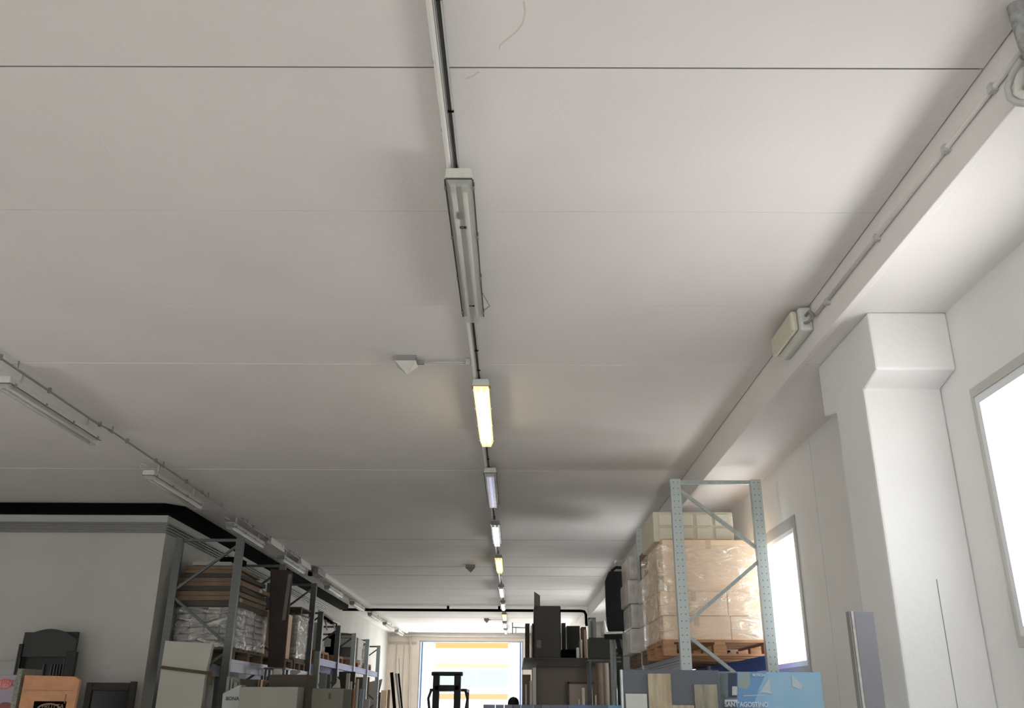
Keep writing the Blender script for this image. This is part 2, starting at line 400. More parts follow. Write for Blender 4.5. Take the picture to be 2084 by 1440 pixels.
# black pipe across the ceiling with a drop at the beam
pp = [(XL+.03, 24.05, 3.895), (1.70, 24.05, 3.895), (1.79, 24.05, 3.88), (1.83, 24.05, 3.81), (1.835, 24.05, 3.60), (1.84, 24.05, 3.52)]
cp = thing('black_pipe', 'thin black pipe crossing the far ceiling and dropping at the beam', 'pipe', (0, 24.35, 3.9))
MB().tube(pp, .036, 10).build('pipe', M_BLACK, cp)
for x in (-1.75, -.42):
    MB().box((x-.03, 24.0, 3.88), (x+.03, 24.1, 3.998)).build('bracket', M_BLACK, cp)
tag(MB().tube([(XL+.1, YE-.10, 3.90), (-3.4, YE-.10, 3.90), (1.6, YE-.10, 3.88)], .035, 10).build('grey_pipe', M_PVC), 'horizontal grey pipe above the open gate', 'pipe')
tag(MB().tube([(-3.75, YE-.06, 3.85), (-3.70, YE-.06, 3.5), (-3.65, YE-.06, 0.05)], .03, 8).build('drain_pipe', mat('beige_pipe', (.55, .47, .40), .6)), 'thin vertical beige pipe on the end wall left of the gate', 'pipe')

# ------------------------------------------------------------------ central cable run
TX = -.30
run = thing('cable_run', 'long pale cable trunking with black cables along the ceiling centre', 'cable trunking', (TX, 0, 3.93))
MB().tube([(TX-.020, -3, 3.955), (TX-.020, 32, 3.955)], .0125, 10).build('conduit', M_PVCW, run)
M_CBL = mat('black_cable', (.02, .022, .02), .5)
for dx, r, m in ((-.004, .003, M_PVC), (.003, .003, M_PIPED), (.013, .0065, M_CBL)):
    MB().tube([(TX+dx, -3, 3.952), (TX+dx, 32, 3.952)], r, 8).build('cable', m, run)
MB().box((TX+.021, -3, 3.945), (TX+.027, 32, 3.975)).build('channel_edge', M_PVC, run)
MB().box((TX-.012, -3, 3.968), (TX+.027, 32, 3.975)).build('channel', M_PVC, run)
for yy in [2.2, 2.85, 3.3, 5.6, 6.0, 8.6, 11.6, 14.5, 17.4, 20.2]:
    MB().box((TX-.036, yy-.008, 3.948), (TX-.028, yy+.008, 3.999)).build('clip', M_PVC, run)
    MB().box((TX+.004, yy+.3, 3.940), (TX+.030, yy+.309, 3.948)).build('tie', M_BLACK, run)

# ------------------------------------------------------------------ batten lights
def batten(label, x, y, kind, tilt_hook=False, z=3.93, L=1.6, w=.135, group=None):
    t = thing('batten_light', label, 'light fixture', (x, y, z), group)
    x0, x1, y1 = x-w/2, x+w/2, y+L
    MB().prism([(x0, y, z-.055), (x0+.012, y, z), (x1-.012, y, z), (x1, y, z-.055)], (0, L, 0)).build('housing', M_PLAST, t, bevel=.006)
    lit = kind in ('warm', 'yellow')
    cap = M_PLAST if kind != 'dark' else M_PIPED
    tubes = {'off': M_TUBE, 'offl': M_TUBE, 'dim': M_TUBE, 'warm': emit('warm_tube', (1, .86, .55), 30), 'yellow': emit('yellow_tube', (1, .88, .45), 14),
             'blue': emit('blue_led', (.52, .50, 1.0), 1.1), 'white': emit('white_led', (.92, .96, 1.0), 5)}[kind]
    dif = M_DIFF
    if kind == 'warm': dif = emit('warm_diffuser', (1, .74, .34), 2.0, .45)
    if kind == 'yellow': dif = emit('yellow_diffuser', (1, .80, .25), 1.3, .45)
    MB().prism([(x0+.010, y+.01, z-.056), (x1-.010, y+.01, z-.056), (x1-.028, y+.01, z-.098), (x0+.028, y+.01, z-.098)], (0, L-.02, 0)).build('diffuser', dif, t)
    MB().box((x0+.018, y+.03, z-.062), (x1-.018, y1-.03, z-.058)).build('reflector', M_REFL, t)
    MB().box((x0-.001, y+.012, z-.0585), (x0+.006, y1-.012, z-.0555)).box((x1-.004, y+.012, z-.0585), (x1+.001, y1-.012, z-.0555)).box((x0+.006, y+.004, z-.0585), (x1-.004, y+.009, z-.0555)).build('gasket', mat('dark_gasket', (.05, .05, .045), .8), t)
    tz = z-.082
    xs = (-.026, .026) if kind != 'blue' else (0,)
    for dx in xs:
        tb = MB().tube([(x+dx, y+.07, tz), (x+dx, y1-.07, tz)], .012, 10).build('tube', tubes, t)
        for ya in (y+.045, y1-.07): MB().box((x+dx-.012, ya, tz-.01), (x+dx+.012, ya+.025, z-.062)).build('socket', M_PLAST, tb)
    if kind == 'blue':
        MB().tube([(x+.035, y+.07, tz), (x+.035, y1-.07, tz)], .012, 10).build('tube', M_TUBE, t)
    for sx_, xx in ((-1, x0), (1, x1)):
        for q in (.05, .35, .65, .95):
            MB().box((xx-.004, y+L*q-.012, z-.066), (xx+.004, y+L*q+.012, z-.036)).build('clip', M_PIPED, t)
    MB().box((x-.06, y-.004, z-.055), (x+.06, y+.0, z-.01)).build('end_cap', M_PLAST if y < 10 else M_PIPED, t)
    return t
cf = batten('unlit twin-tube batten light with stickers, nearest on the central run', -.272, 3.56, 'off')
MB().box((-.294, 3.80, 3.8285), (-.266, 3.86, 3.830)).build('sticker', mat('grey_sticker', (.22, .21, .19), .6), cf)
text('marking', 'CE', (-.288, 3.955, 3.8295), .030, M_BLACK, cf, .0005, (PI, 0, 0), True)
text('marking', 'CE', (-.286, 4.90, 3.8295), .028, M_BLACK, cf, .0005, (PI, 0, 0), True)
MB().tube([(-.205, 4.86, 3.90), (-.17, 4.98, 3.88), (-.165, 5.0, 3.88), (-.20, 5.08, 3.89)], .0025, 6).build('wire', M_PIPED, cf)
batten('brightly lit warm white batten light beyond the ceiling sensor', -.272, 6.45, 'warm')
batten('batten light with one bluish glowing strip on the central run', -.272, 9.2, 'blue')
batten('lit cool white batten light between the bluish one and a yellow one', -.278, 12.05, 'white')
batten('lit yellow batten light on the central run before the far black pipe', -.285, 15.0, 'yellow')
batten('unlit pale batten light just beyond the nearer yellow lit one', -.295, 18.9, 'off')
batten('unlit pale batten light just short of the black ceiling pipe', -.30, 21.9, 'off')
batten('small yellow lit batten light just past the black ceiling pipe', -.30, 24.85, 'yellow')
batten('unlit batten light second from the gate on the central run', -.31, 27.35, 'off')
batten('unlit batten light closest to the gate on the central run', -.315, 29.9, 'off')

# left light line
LX = -3.82
lrun = thing('ceiling_conduit', 'thin dark conduit with clips along the left ceiling', 'conduit', (LX, 0, 3.96))
MB().tube([(LX, -2, 3.97), (LX, 7.8, 3.97), (LX+.03, 8.0, 3.97), (LX+.03, 17.0, 3.97)], .009, 8).build('conduit', M_PIPED, lrun)
MB().box((LX+.01, 17.8, 3.92), (LX+.09, 32.5, 4.0)).build('duct', M_PVCW, lrun)
yy = 5.6
k = 0
while yy < 17:
    MB().box((LX-.012+.03*(yy > 8), yy, 3.955), (LX+.012+.03*(yy > 8), yy+.02, 3.999)).build('clip', M_PIPED, lrun)
    if k % 2: MB().tube([(LX+.03, yy+.12, 3.96), (LX+.07, yy+.14, 3.93), (LX+.06, yy+.15, 4.0)], .006, 6).build('clip', M_PIPED, lrun)
    yy += .55+.2*((k*7) % 3); k += 1
JB = thing('junction_box', 'dark junction box where the left ceiling duct begins', 'junction box', (LX+.03, 17.3, 3.88))
MB().box((LX-.06, 17.05, 3.88), (LX+.13, 17.75, 3.99)).build('box', M_PIPED, JB, bevel=.01)
MB().box((LX-.05, 17.0, 3.83), (LX+.02, 17.1, 3.90)).build('gland', M_BLACK, JB)
for i, (ya, yb) in enumerate(((13.9, 14.75), (16.0, 16.8))):
    o = MB().box((LX-.02, ya, 3.9), (LX+.05, yb, 3.94)).box((LX-.01, ya, 3.94), (LX+.04, yb, 4.0)).build('small_light', M_PVCW, bevel=.005)
    tag(o, ['short white fitting under the left conduit, the nearer of two', 'short white fitting just before the dark junction box'][i], 'fitting')
LL = ['unlit batten light on the left ceiling nearest the camera', 'unlit batten light above the left room block corner', 'unlit batten light over the front left rack upright',
      'unlit batten light beside the dark brown board top', 'unlit batten light just beyond the dark junction box', 'unlit batten light left of the black ceiling pipe crossing',
      'unlit batten light just past the black pipe on the left line', 'small far batten light, second last on the left line', 'white batten light at the far end of the left line']
for i, (y0, L) in enumerate(((6.35, 1.6), (9.25, 1.6), (12.15, 1.6), (15.0, 1.6), (18.95, 1.6), (22.0, 1.6), (24.8, 1.6), (27.7, 1.6), (30.6, 1.6))):
    b = batten(LL[i], LX-.045 - (.02 if i < 4 else .03), y0, 'offl', L=L, z=3.90)
    xx = LX-.09
    MB().tube([(xx+.02, y0-.02, 3.93), (xx-.03, y0-.07, 3.95), (xx-.06, y0-.03, 3.92), (xx-.03, y0+.03, 3.88), (xx+.02, y0+.02, 3.87)], .006, 6).build('cable_loop', M_PLAST if i < 4 else M_PIPED, b)
    for q in (.2, 1.35): MB().box((xx+.03, y0+q, 3.9), (xx+.05, y0+q+.03, 3.999)).build('hanger', M_PVC, b)

# ceiling detectors
def detector(label, x, y, arm, m, s=1.0):
    t = thing('smoke_detector', label, 'detector', (x, y, 3.86))
    mb = MB(); r = .080*s
    mb.poly([(x-r, y-r*.9, 3.955), (x+r, y-r*.9, 3.955), (x+r, y+r*.9, 3.955), (x-r, y+r*.9, 3.955), (x+r*.1, y, 3.865)], [(0, 1, 4), (1, 2, 4), (2, 3, 4), (3, 0, 4), (3, 2, 1, 0)])
    mb.build('cover', m, t, bevel=.004)
    MB().box((x-r*.9, y-r*.8, 3.955), (x+r*.9, y+r*.8, 4.0)).build('base', M_PIPED, t)
    if arm:
        MB().tube([(x+r*.8, y, 3.965), (TX-.05, y, 3.965)], .008, 8).build('conduit', M_PVC, t)
        MB().box((x+r, y-.012, 3.95), (x+r+.05, y+.012, 3.98)).build('gland', M_PIPED, t)
        MB().box((TX-.075, y-.02, 3.945), (TX-.04, y+.02, 3.99)).build('bracket', M_PVC, t)
detector('white pyramid-shaped detector joined by a conduit to the central run', -.815, 6.2, True, M_PLAST)
detector('dark ceiling detector beside the nearer yellow batten light', -.83, 16.75, False, M_PIPED, 1.2)
detector('tiny ceiling detector beyond the black pipe, left of the central run', -.855, 27.6, True, M_PIPED, 1.0)

# ------------------------------------------------------------------ beam fittings
em = thing('emergency_light', 'beige emergency light box on the side of the right beam', 'emergency light', (1.80, 5.5, 3.80))
MB().box((1.80, 5.22, 3.82), (1.884, 5.76, 3.985)).build('housing', M_PLAST, em, bevel=.018)
MB().box((1.755, 5.25, 3.835), (1.80, 5.73, 3.97)).build('cover', M_PLASTB, em, bevel=.018)
MB().tube([(1.86, 5.12, 3.88), (1.85, 5.17, 3.93), (1.84, 5.22, 3.92)], .009, 8).tube([(1.86, 5.12, 3.88), (1.84, 5.18, 3.86), (1.83, 5.22, 3.87)], .009, 8).build('gland', M_PIPED, em)
bc = thing('beam_conduit', 'pale conduit clipped along the side of the right beam', 'conduit', (1.86, 4, 3.87))
MB().tube([(1.872, 2.62, 3.868), (1.872, 5.14, 3.885)], .011, 8).build('conduit', M_PVCW, bc)
for p in (4.11, 3.312, 2.9, 4.9): MB().box((1.855, p-.015, 3.853), (1.886, p+.015, 3.888)).build('clip', M_PVC, bc)
gp = thing('grey_duct_pipe', 'thick grey pipe bending down at the top right corner', 'pipe', (1.9, 2.5, 3.8))
P3 = [at(2046, -60, X=1.83), at(2062, -10, X=1.83), at(2077, 40, X=1.83), at(2092, 90, X=1.84), at(2120, 140, X=1.85)]
MB().tube(P3, .032, 14).build('pipe', mat('mottled_grey_pipe', (.36, .37, .36), .6, var=.4, scale=40), gp)
gl = thing('wall_lamp', 'pale curved lamp housing below the thick grey corner pipe', 'lamp', at(2070, 200, X=1.84))
MB().tube([at(2082, 118, X=1.845), at(2060, 150, X=1.845), at(2051, 178, X=1.845), at(2056, 200, X=1.845), at(2070, 210, X=1.845), at(2100, 212, X=1.845)], .013, 12).build('rim', M_PVC, gl)
MB().tube([at(2086, 132, X=1.87), at(2074, 165, X=1.87), at(2072, 190, X=1.87), at(2095, 200, X=1.87)], .02, 10).build('body', M_PVCW, gl)

# ------------------------------------------------------------------ racks
def rack_frame(t, xl, xr, y, top, pm, gm, brace_flip=1, z0=0.0):
    for x in (xl, xr):
        MB().box((x-.0475, y, z0), (x+.0475, y+.005, top)).box((x-.0475, y+.005, z0), (x-.0425, y+.07, top)).box((x+.0425, y+.005, z0), (x+.0475, y+.07, top)).build('upright', pm, t)
        MB().box((x-.07, y-.03, z0), (x+.07, y+.1, z0+.008)).build('foot_plate', gm, t)
    n = 0; z = top-.03
    MB().bar((xl, y+.03, top-.025), (xr, y+.03, top-.025), .03, .035).build('brace', gm, t)
    zz = top-.07; side = brace_flip
    while zz > .7:
        a, b = (xl, xr) if side > 0 else (xr, xl)
        MB().bar((a, y+.03, zz), (b, y+.03, zz-.60), .03, .035, (0, 1, 0)).build('brace', gm, t)
        zz -= .66; side = -side
def beam(t, x, y0, y1, z, m, h=.11, ridges=0):
    o = MB()
    for k in range(ridges): o.box((x-.034, y0+.002, z-h+h*(k+.2)/ridges), (x-.0195, y1-.002, z-h+h*(k+.6)/ridges))
    o.box((x-.02, y0, z-h), (x+.02, y1, z)).box((x-.026, y0+.001, z-h*.25), (x+.026, y1-.001, z-.001)).box((x-.026, y0+.001, z-h+.001), (x+.026, y1-.001, z-h*.75))
    o.build('beam', m, t)
# right rack
XA, XC = 1.505, 2.263
rr = thing('pallet_rack', 'tall galvanised pallet rack beside the right wall windows', 'pallet rack', (1.9, 8.3, 0))
for y_ in (8.3, 10.84, 13.38): rack_frame(rr, XA, XC, y_, 3.60, M_PUNCH, M_GALV, 1)
for (a, b) in ((8.38, 10.84), (10.92, 13.38)):
    beam(rr, XA, a, b, 2.03, M_BLUEG, .12, 5); beam(rr, XC, a, b, 2.03, mat('bright_blue_beam', (.05, .13, .55), .4), .12)
# left rack
LA, LC = -4.36, -3.575
lr = thing('pallet_rack', 'dark steel pallet rack in front of the left room block', 'pallet rack', (-4, 11.75, 0))
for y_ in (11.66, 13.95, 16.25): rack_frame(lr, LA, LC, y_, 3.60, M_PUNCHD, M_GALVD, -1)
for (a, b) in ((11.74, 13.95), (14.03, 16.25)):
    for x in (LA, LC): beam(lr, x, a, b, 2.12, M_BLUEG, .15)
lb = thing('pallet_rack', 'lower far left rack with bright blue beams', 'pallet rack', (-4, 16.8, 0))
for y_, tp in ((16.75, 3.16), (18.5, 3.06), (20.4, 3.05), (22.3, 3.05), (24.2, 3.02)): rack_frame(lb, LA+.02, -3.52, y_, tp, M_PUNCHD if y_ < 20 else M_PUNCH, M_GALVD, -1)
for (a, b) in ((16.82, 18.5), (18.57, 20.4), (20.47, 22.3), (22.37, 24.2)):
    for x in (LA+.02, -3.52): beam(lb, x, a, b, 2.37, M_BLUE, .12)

# ------------------------------------------------------------------ pallets and loads
def pallet(label, x0, x1, y0, y1, z, m, group=None):
    t = thing('wooden_pallet', label, 'pallet', ((x0+x1)/2, (y0+y1)/2, z), group)
    n = 6; w = (y1-y0)/n
    o = MB()
    for i in range(n): o.box((x0, y0+i*w, z+.118), (x1, y0+i*w+w*.78, z+.14))
    o.build('deck_boards', m, t)
    o = MB()
    for yy in (y0, (y0+y1)/2-.05, y1-.1): o.box((x0, yy, z), (x1, yy+.1, z+.02))
    o.build('bottom_boards', m, t)
    for xx in (x0, (x0+x1)/2-.06, x1-.12):
        for yy in (y0, (y0+y1)/2-.05, y1-.1):
            MB().box((xx, yy, z+.02), (xx+.12, yy+.1, z+.098)).build('block', m, t)
    o = MB()
    for xx in (x0, (x0+x1)/2-.05, x1-.1): o.box((xx, y0, z+.098), (xx+.1, y1, z+.118))
    o.build('stringer_boards', m, t)
    return t
def carton(label, a, b, m, group=None, name='cardboard_carton', cat='carton', tape=M_TAPE, front=True):
    x0, y0, z0 = a; x1, y1, z1 = b
    t = thing(name, label, cat, ((x0+x1)/2, (y0+y1)/2, z0), group)
    MB().box(a, b).build('body', m, t, bevel=.006)
    xm = (x0+x1)/2
    MB().box((xm-.025, y0-.0015, z1-.09), (xm+.025, y0+.001, z1)).box((xm-.025, y0, z1), (xm+.025, y1, z1+.0015)).build('tape', tape, t)
    return t
# right: pallet of big cartons
pallet('reddish wooden pallet under the tall cartons by the window', 1.36, 2.40, 8.62, 9.72, 2.032, M_WOOD)
zl = [2.172, 2.39, 2.61, 3.10]
for (a, b, lab) in (((1.375, 8.66, zl[0]), (2.0, 9.66, zl[1]-.003), 'wide tan carton at the bottom left on the window pallet'),
                    ((2.003, 8.66, zl[0]), (2.38, 9.66, zl[1]-.003), 'narrow tan carton at the bottom right beside the window'),
                    ((1.36, 8.66, zl[1]), (1.985, 9.66, zl[2]-.003), 'wide tan carton in the middle layer of the window pallet'),
                    ((1.988, 8.66, zl[1]), (2.37, 9.66, zl[2]-.003), 'narrow tan carton in the middle layer beside the window'),
                    ((1.41, 8.70, zl[2]), (2.30, 9.70, zl[3]), 'largest tan carton on top of the window pallet')):
    carton(lab, a, b, M_CARD, 'tan cartons on the window pallet', tape=mat('clear_tape', (.66, .50, .32), .25))
# cream block with a grid of pads
cb = thing('polystyrene_block', 'cream moulded block with square pads on top of the tan cartons', 'packaging', (1.75, 8.9, 3.104))
MB().box((1.36, 8.85, 3.104), (2.15, 9.7, 3.40)).build('body', M_CREAM, cb, bevel=.012)
for i in range(4):
    for j in range(2):
        MB().box((1.41+i*.185, 8.83, 3.125+j*.135), (1.41+i*.185+.155, 8.852, 3.125+j*.135+.115)).build('pad', M_CREAM, cb, bevel=.01)
# film round the cartons: a wavy skin
def film(label, x0, x1, y0, y1, z0, z1, m=M_FILM, seed=1, amp=.008):
    rnd = random.Random(seed); mb = MB(); nz = 14; loop = []
    N = 12
    for i in range(N): loop.append((x0+(x1-x0)*i/N, y0))
    for i in range(N): loop.append((x1, y0+(y1-y0)*i/N))
    for i in range(N): loop.append((x1-(x1-x0)*i/N, y1))
    for i in range(N): loop.append((x0, y1-(y1-y0)*i/N))
    n = len(loop); pts = []
    for k in range(nz+1):
        for i, (x, y) in enumerate(loop):
            dx, dy = (x-(x0+x1)/2), (y-(y0+y1)/2); l = math.hypot(dx, dy); w = rnd.uniform(0, amp)
            pts.append((x+dx/l*w, y+dy/l*w, z0+(z1-z0)*k/nz))
    mb.poly(pts, [(k*n+i, k*n+(i+1) % n, (k+1)*n+(i+1) % n, (k+1)*n+i) for k in range(nz) for i in range(n)], True)
    return tag(mb.build('stretch_film', m), label, 'plastic film')
film('clear stretch film wrapped around the tan cartons by the window', 1.345, 2.41, 8.635, 9.735, 2.18, 3.04, seed=3)
# the film-wrapped stacks of pale packages behind, each package a thing
def packs(x0, x1, ys, z0, z1, nz, m, cat, labels, group, nx=1, jit=.02):
    k = 0; h = (z1-z0)/nz
    for j, (ya, yb) in enumerate(ys):
        for i in range(nx):
            for q in range(nz):
                w = (x1-x0)/nx; dx = random.uniform(-jit, 0)
                o = MB(); a = Vector((x0+i*w+dx+.004, ya, z0+q*h+.002)); b = Vector((x0+(i+1)*w+dx-.004, yb, z0+(q+1)*h-.002))
                o.box(a, b); ob = o.build('wrapped_package', m, bevel=min(.02, h*.2))
                tag(ob, labels, cat, group)
pallet('dark pallet under the white film-wrapped packages on the right rack', 1.45, 2.35, 9.86, 10.76, 2.032, M_WOODD)
packs(1.44, 2.3, [(9.86, 10.26), (10.36, 10.76)], 2.172, 2.95, 3, M_PACKW, 'package', 'bulky package wrapped in shiny white film behind the tan cartons', 'white film-wrapped packages on the right rack')
tag(MB().box((1.46, 10.0, 2.952), (2.25, 10.7, 3.25)).build('cardboard_box', M_CARDB, bevel=.006), 'plain brown box on top of the white wrapped packages', 'carton')
pallet('dark pallet under the second white wrapped stack on the right rack', 1.43, 2.35, 11.0, 11.8, 2.032, M_WOODD)
packs(1.40, 2.3, [(11.0, 11.8)], 2.172, 3.30, 4, M_PACKW, 'package', 'wide package wrapped in shiny white film behind the second rack upright', 'white film-wrapped stack behind the second upright', jit=.06)
# grey box column beyond, black padded case with handle
tag(MB().box((1.40, 12.25, 2.032), (1.75, 12.75, 2.98)).build('grey_cabinet', mat('light_grey_metal', (.33, .33, .33), .5), bevel=.008), 'light grey upright cabinet behind the black padded case', 'cabinet')
tag(MB().box((1.36, 12.15, 3.10-.1), (1.62, 12.7, 3.42)).build('grey_box', mat('pale_grey_box', (.40, .39, .37), .6), bevel=.008), 'pale grey box on top of the light grey upright cabinet', 'box')
bcx = thing('padded_case', 'tall black padded case with a loop handle standing above the right rack beam', 'case', (1.32, 12.0, 2.47))
p0 = at(1231, 1170, Y=12.0); p1 = at(1284, 1285, Y=12.0)
o = MB(); xa, xb, zt_, zb_ = p0.x, p1.x, at(1240, 1163, Y=12.0).z, p1.z
o.prism([(xa+.02, 11.92, zb_), (xa, 11.92, zb_+.2), (xa, 11.92, zt_-.12), (xa+.05, 11.92, zt_), (xb-.03, 11.92, zt_), (xb, 11.92, zt_-.06), (xb, 11.92, zb_)], (0, .14, 0))
o.build('body', M_BLACKF, bcx, bevel=.02)
MB().tube([at(1268, 1155, Y=11.99), at(1254, 1154, Y=11.99), at(1246, 1160, Y=11.99), at(1244, 1172, Y=11.99)], .02, 10).tube([at(1268, 1164, Y=11.99), at(1252, 1166, Y=11.99)], .012, 8).build('handle', M_BLACKF, bcx)
a_, b_ = at(1230, 1287, Y=11.9), at(1288, 1286, Y=11.9)
MB().bar(a_, b_, .03, .022).build('chrome_bar', M_CHROME, bcx)
MB().bar(a_-Vector((0, 0, .05)), b_-Vector((0, 0, .05)), .12, .06).build('base', M_BLACKF, bcx)
MB().bar(at(1257, 1300, Y=11.95), at(1262, 1332, Y=11.95), .05, .05).build('stem', M_BLACKF, bcx)
c0 = at(1247, 1300, Y=12.2)
po = thing('steel_post', 'round grey steel post under the black padded case', 'post', (c0.x, 12.2, 0))
MB().tube([(c0.x, 12.2, 0.01), (c0.x, 12.2, c0.z)], .04, 14).build('tube', M_GALV, po)
MB().tube([(c0.x, 12.2, 0), (c0.x, 12.2, .015)], .08, 14).build('base_plate', M_GALV, po)
mc = thing('machine_cabinet', 'narrow dark cabinet with vents under the black padded case', 'cabinet', (1.32, 12.45, 0))
MB().box((1.30, 12.3, 0), (1.395, 12.6, 2.30)).build('body', M_CHAR, mc)
for k in range(3): MB().box((1.31, 12.295, 2.13+k*.05), (1.38, 12.3, 2.15+k*.05)).build('slat', M_PIPED, mc)
pk = at(1230, 1280, Y=13.2)
tag(MB().lathe((pk.x, 13.2, pk.z-.1), [(.001, 0), (.05, .01), (.055, .08), (.03, .14), (.02, .2), (.001, .24)], 12).build('white_bottle', M_WHITE), 'small white bottle left of the black padded case', 'bottle')
sh = at(1222, 1296, Y=13.1)
tag(MB().box((1.02, 12.95, sh.z-.30), (1.38, 13.3, sh.z-.015)).build('dark_box', M_CHAR, bevel=.01), 'dark box below the white bottle on the right side', 'box')
sr = thing('shelf_stand', 'tall dark shelf stand carrying the white bottle', 'shelf', (1.2, 13.1, 0))
MB().box((1.0, 12.9, sh.z-.33), (1.4, 13.34, sh.z-.302)).build('shelf', M_GALVD, sr)
for x in (1.01, 1.36):
    for y_ in (12.91, 13.30): MB().box((x, y_, 0), (x+.03, y_+.03, sh.z-.33)).build('leg', M_GALVD, sr)

# ------------------------------------------------------------------ left rack load
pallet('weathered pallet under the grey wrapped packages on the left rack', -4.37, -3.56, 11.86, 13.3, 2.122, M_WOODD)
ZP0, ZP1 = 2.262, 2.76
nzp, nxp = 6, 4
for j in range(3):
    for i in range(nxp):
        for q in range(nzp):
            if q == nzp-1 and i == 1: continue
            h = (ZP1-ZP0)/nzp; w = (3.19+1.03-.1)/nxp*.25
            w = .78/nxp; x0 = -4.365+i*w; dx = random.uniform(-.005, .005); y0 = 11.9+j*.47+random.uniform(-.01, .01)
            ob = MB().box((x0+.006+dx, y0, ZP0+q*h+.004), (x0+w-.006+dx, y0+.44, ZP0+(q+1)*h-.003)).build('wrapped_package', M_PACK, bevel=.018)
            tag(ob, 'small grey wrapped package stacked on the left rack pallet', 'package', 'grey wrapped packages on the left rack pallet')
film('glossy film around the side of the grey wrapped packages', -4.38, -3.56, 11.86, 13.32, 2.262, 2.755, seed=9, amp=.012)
# flat packs on top
rnd = random.Random(4); z = 2.765
FLAB = ['lowest flat brown pack above the grey packages', 'second flat brown pack from the bottom with a pale label', 'third flat brown pack in the leaning pile', 'fourth flat brown pack, middle of the pile', 'fifth flat brown pack with a white label',
        'thin flat brown pack above the white-labelled one', 'upper flat brown pack sticking out to the left', 'flat brown pack near the top of the pile', 'topmost grey-brown flat pack of the pile']
for i in range(9):
    h = [.075, .06, .055, .06, .055, .05, .055, .05, .045][i]
    w = [.86, .80, .90, .82, .92, .76, .88, .70, .72][i]; d = 1.42-.04*i
    cx = -4.0+rnd.uniform(-.03, .03)-.006*i; rz = rnd.uniform(-.05, .05)
    t = thing('flat_pack', FLAB[i], 'flat pack', (cx, 12.62, z), 'flat brown packs piled on the left rack')
    MB().rbox((cx, 12.62, z+h/2), (w, d, h), rz, rx=0).build('board', M_CARDB if i % 3 else M_CARDX, t, bevel=.005)
    if i in (1, 4):
        q_ = Matrix.Rotation(rz, 3, 'Z') @ Vector((w/2+.002, -d/2+(.25 if i == 1 else .8), 0))
        MB().rbox((cx+q_.x, 12.62+q_.y, z+h/2), (.004, .12, h*.8), rz).build('label', M_SLAB, t)
    z += h+.004
tag(MB().rbox((-4.05, 12.5, z+.025), (.5, .9, .05), .05).build('pale_board', M_SLAB, bevel=.004), 'short pale grey board lying on top of the flat pack pile', 'board')
tag(MB().box((-3.95, 12.1, z+.052), (-3.70, 12.5, z+.12)).build('dark_box', M_BLACK, bevel=.006), 'small black box on the very top of the left rack pile', 'box')
# dark void panel beside packages
tag(MB().box((-4.42, 13.4, 2.125), (-3.9, 13.45, 2.95)).build('grey_board', M_PIPED, bevel=.004), 'dark grey panel standing behind the packages at the wall', 'panel')
# tall dark brown board
tb = thing('tall_board', 'tall dark brown board standing beside the left rack load', 'board', (-3.35, 13.2, 1.93))
q0, q1, q2, q3 = at(552, 1158, Y=13.4), at(597, 1161, Y=13.4), at(579, 1358, Y=13.4), at(546, 1357, Y=13.4)
MB().prism([(q0.x, 13.35, q0.z), (q1.x-.02, 13.35, q1.z), (q1.x, 13.35, q1.z-.04), (q2.x, 13.35, q2.z), (q3.x, 13.35, q3.z)], (0, .05, 0)).build('board', M_CARDD, tb, bevel=.008)
MB().bar((q1.x-.03, 13.347, q1.z-.05), (q1.x-.06, 13.347, 2.72), .05, .006, (0, 1, 0)).build('edge_strip', mat('pale_edge', (.22, .21, .18), .7), tb)
bs = thing('shelf_stand', 'low dark stand carrying the tall dark brown board', 'stand', (-3.35, 13.2, 0))
MB().box((q3.x-.02, 13.25, q3.z-.034), (q2.x+.05, 13.5, q3.z-.008)).build('shelf', M_GALVD, bs)
for x in (q3.x-.01, q2.x+.01):
    for y_ in (13.26, 13.46): MB().box((x, y_, 0), (x+.03, y_+.03, q3.z-.034)).build('leg', M_GALVD, bs)
# second bay
pallet('weathered pallet in the second bay of the left rack', -4.30, -3.58, 14.2, 15.2, 2.122, M_WOODD)
for k, (xa, xb, za, zb2, m, lab) in enumerate(((-4.2, -3.765, 2.262, 2.95, M_CARD, 'upright tan bundle with white ends in the second left bay'),
                                              (-3.76, -3.60, 2.262, 2.93, M_CARD, 'narrow tan carton beside the upright tan bundle'))):
    carton(lab, (xa, 14.3+.05*k, za), (xb, 15.0, zb2), m, tape=M_WHITE)
gb = thing('wrapped_crate', 'grey-green crate with shiny film in the second left bay', 'crate', (-3.4, 15.6, 2.12))
MB().box((-4.3, 15.35, 2.262), (-3.60, 16.1, 2.97)).build('body', M_BOXG, gb, bevel=.01)
pallet('weathered pallet under the grey-green crate', -4.32, -3.58, 15.3, 16.1, 2.122, M_WOODD)
film('glossy film around the grey-green crate', -4.32, -3.58, 15.33, 16.12, 2.3, 2.972, seed=11, amp=.02)
wp = thing('wooden_pallet', 'reddish pallet high in the second left bay', 'pallet', (-3.6, 15.5, 2.98))
MB().box((-4.25, 15.4, 3.09), (-3.56, 16.1, 3.11)).box((-4.25, 15.4, 2.98), (-3.56, 16.1, 3.0)).build('deck_boards', M_WOODD, wp)
for x in (-4.23, -3.95, -3.67): MB().box((x, 15.42, 3.0), (x+.1, 15.52, 3.09)).build('block', M_CARDD, wp)

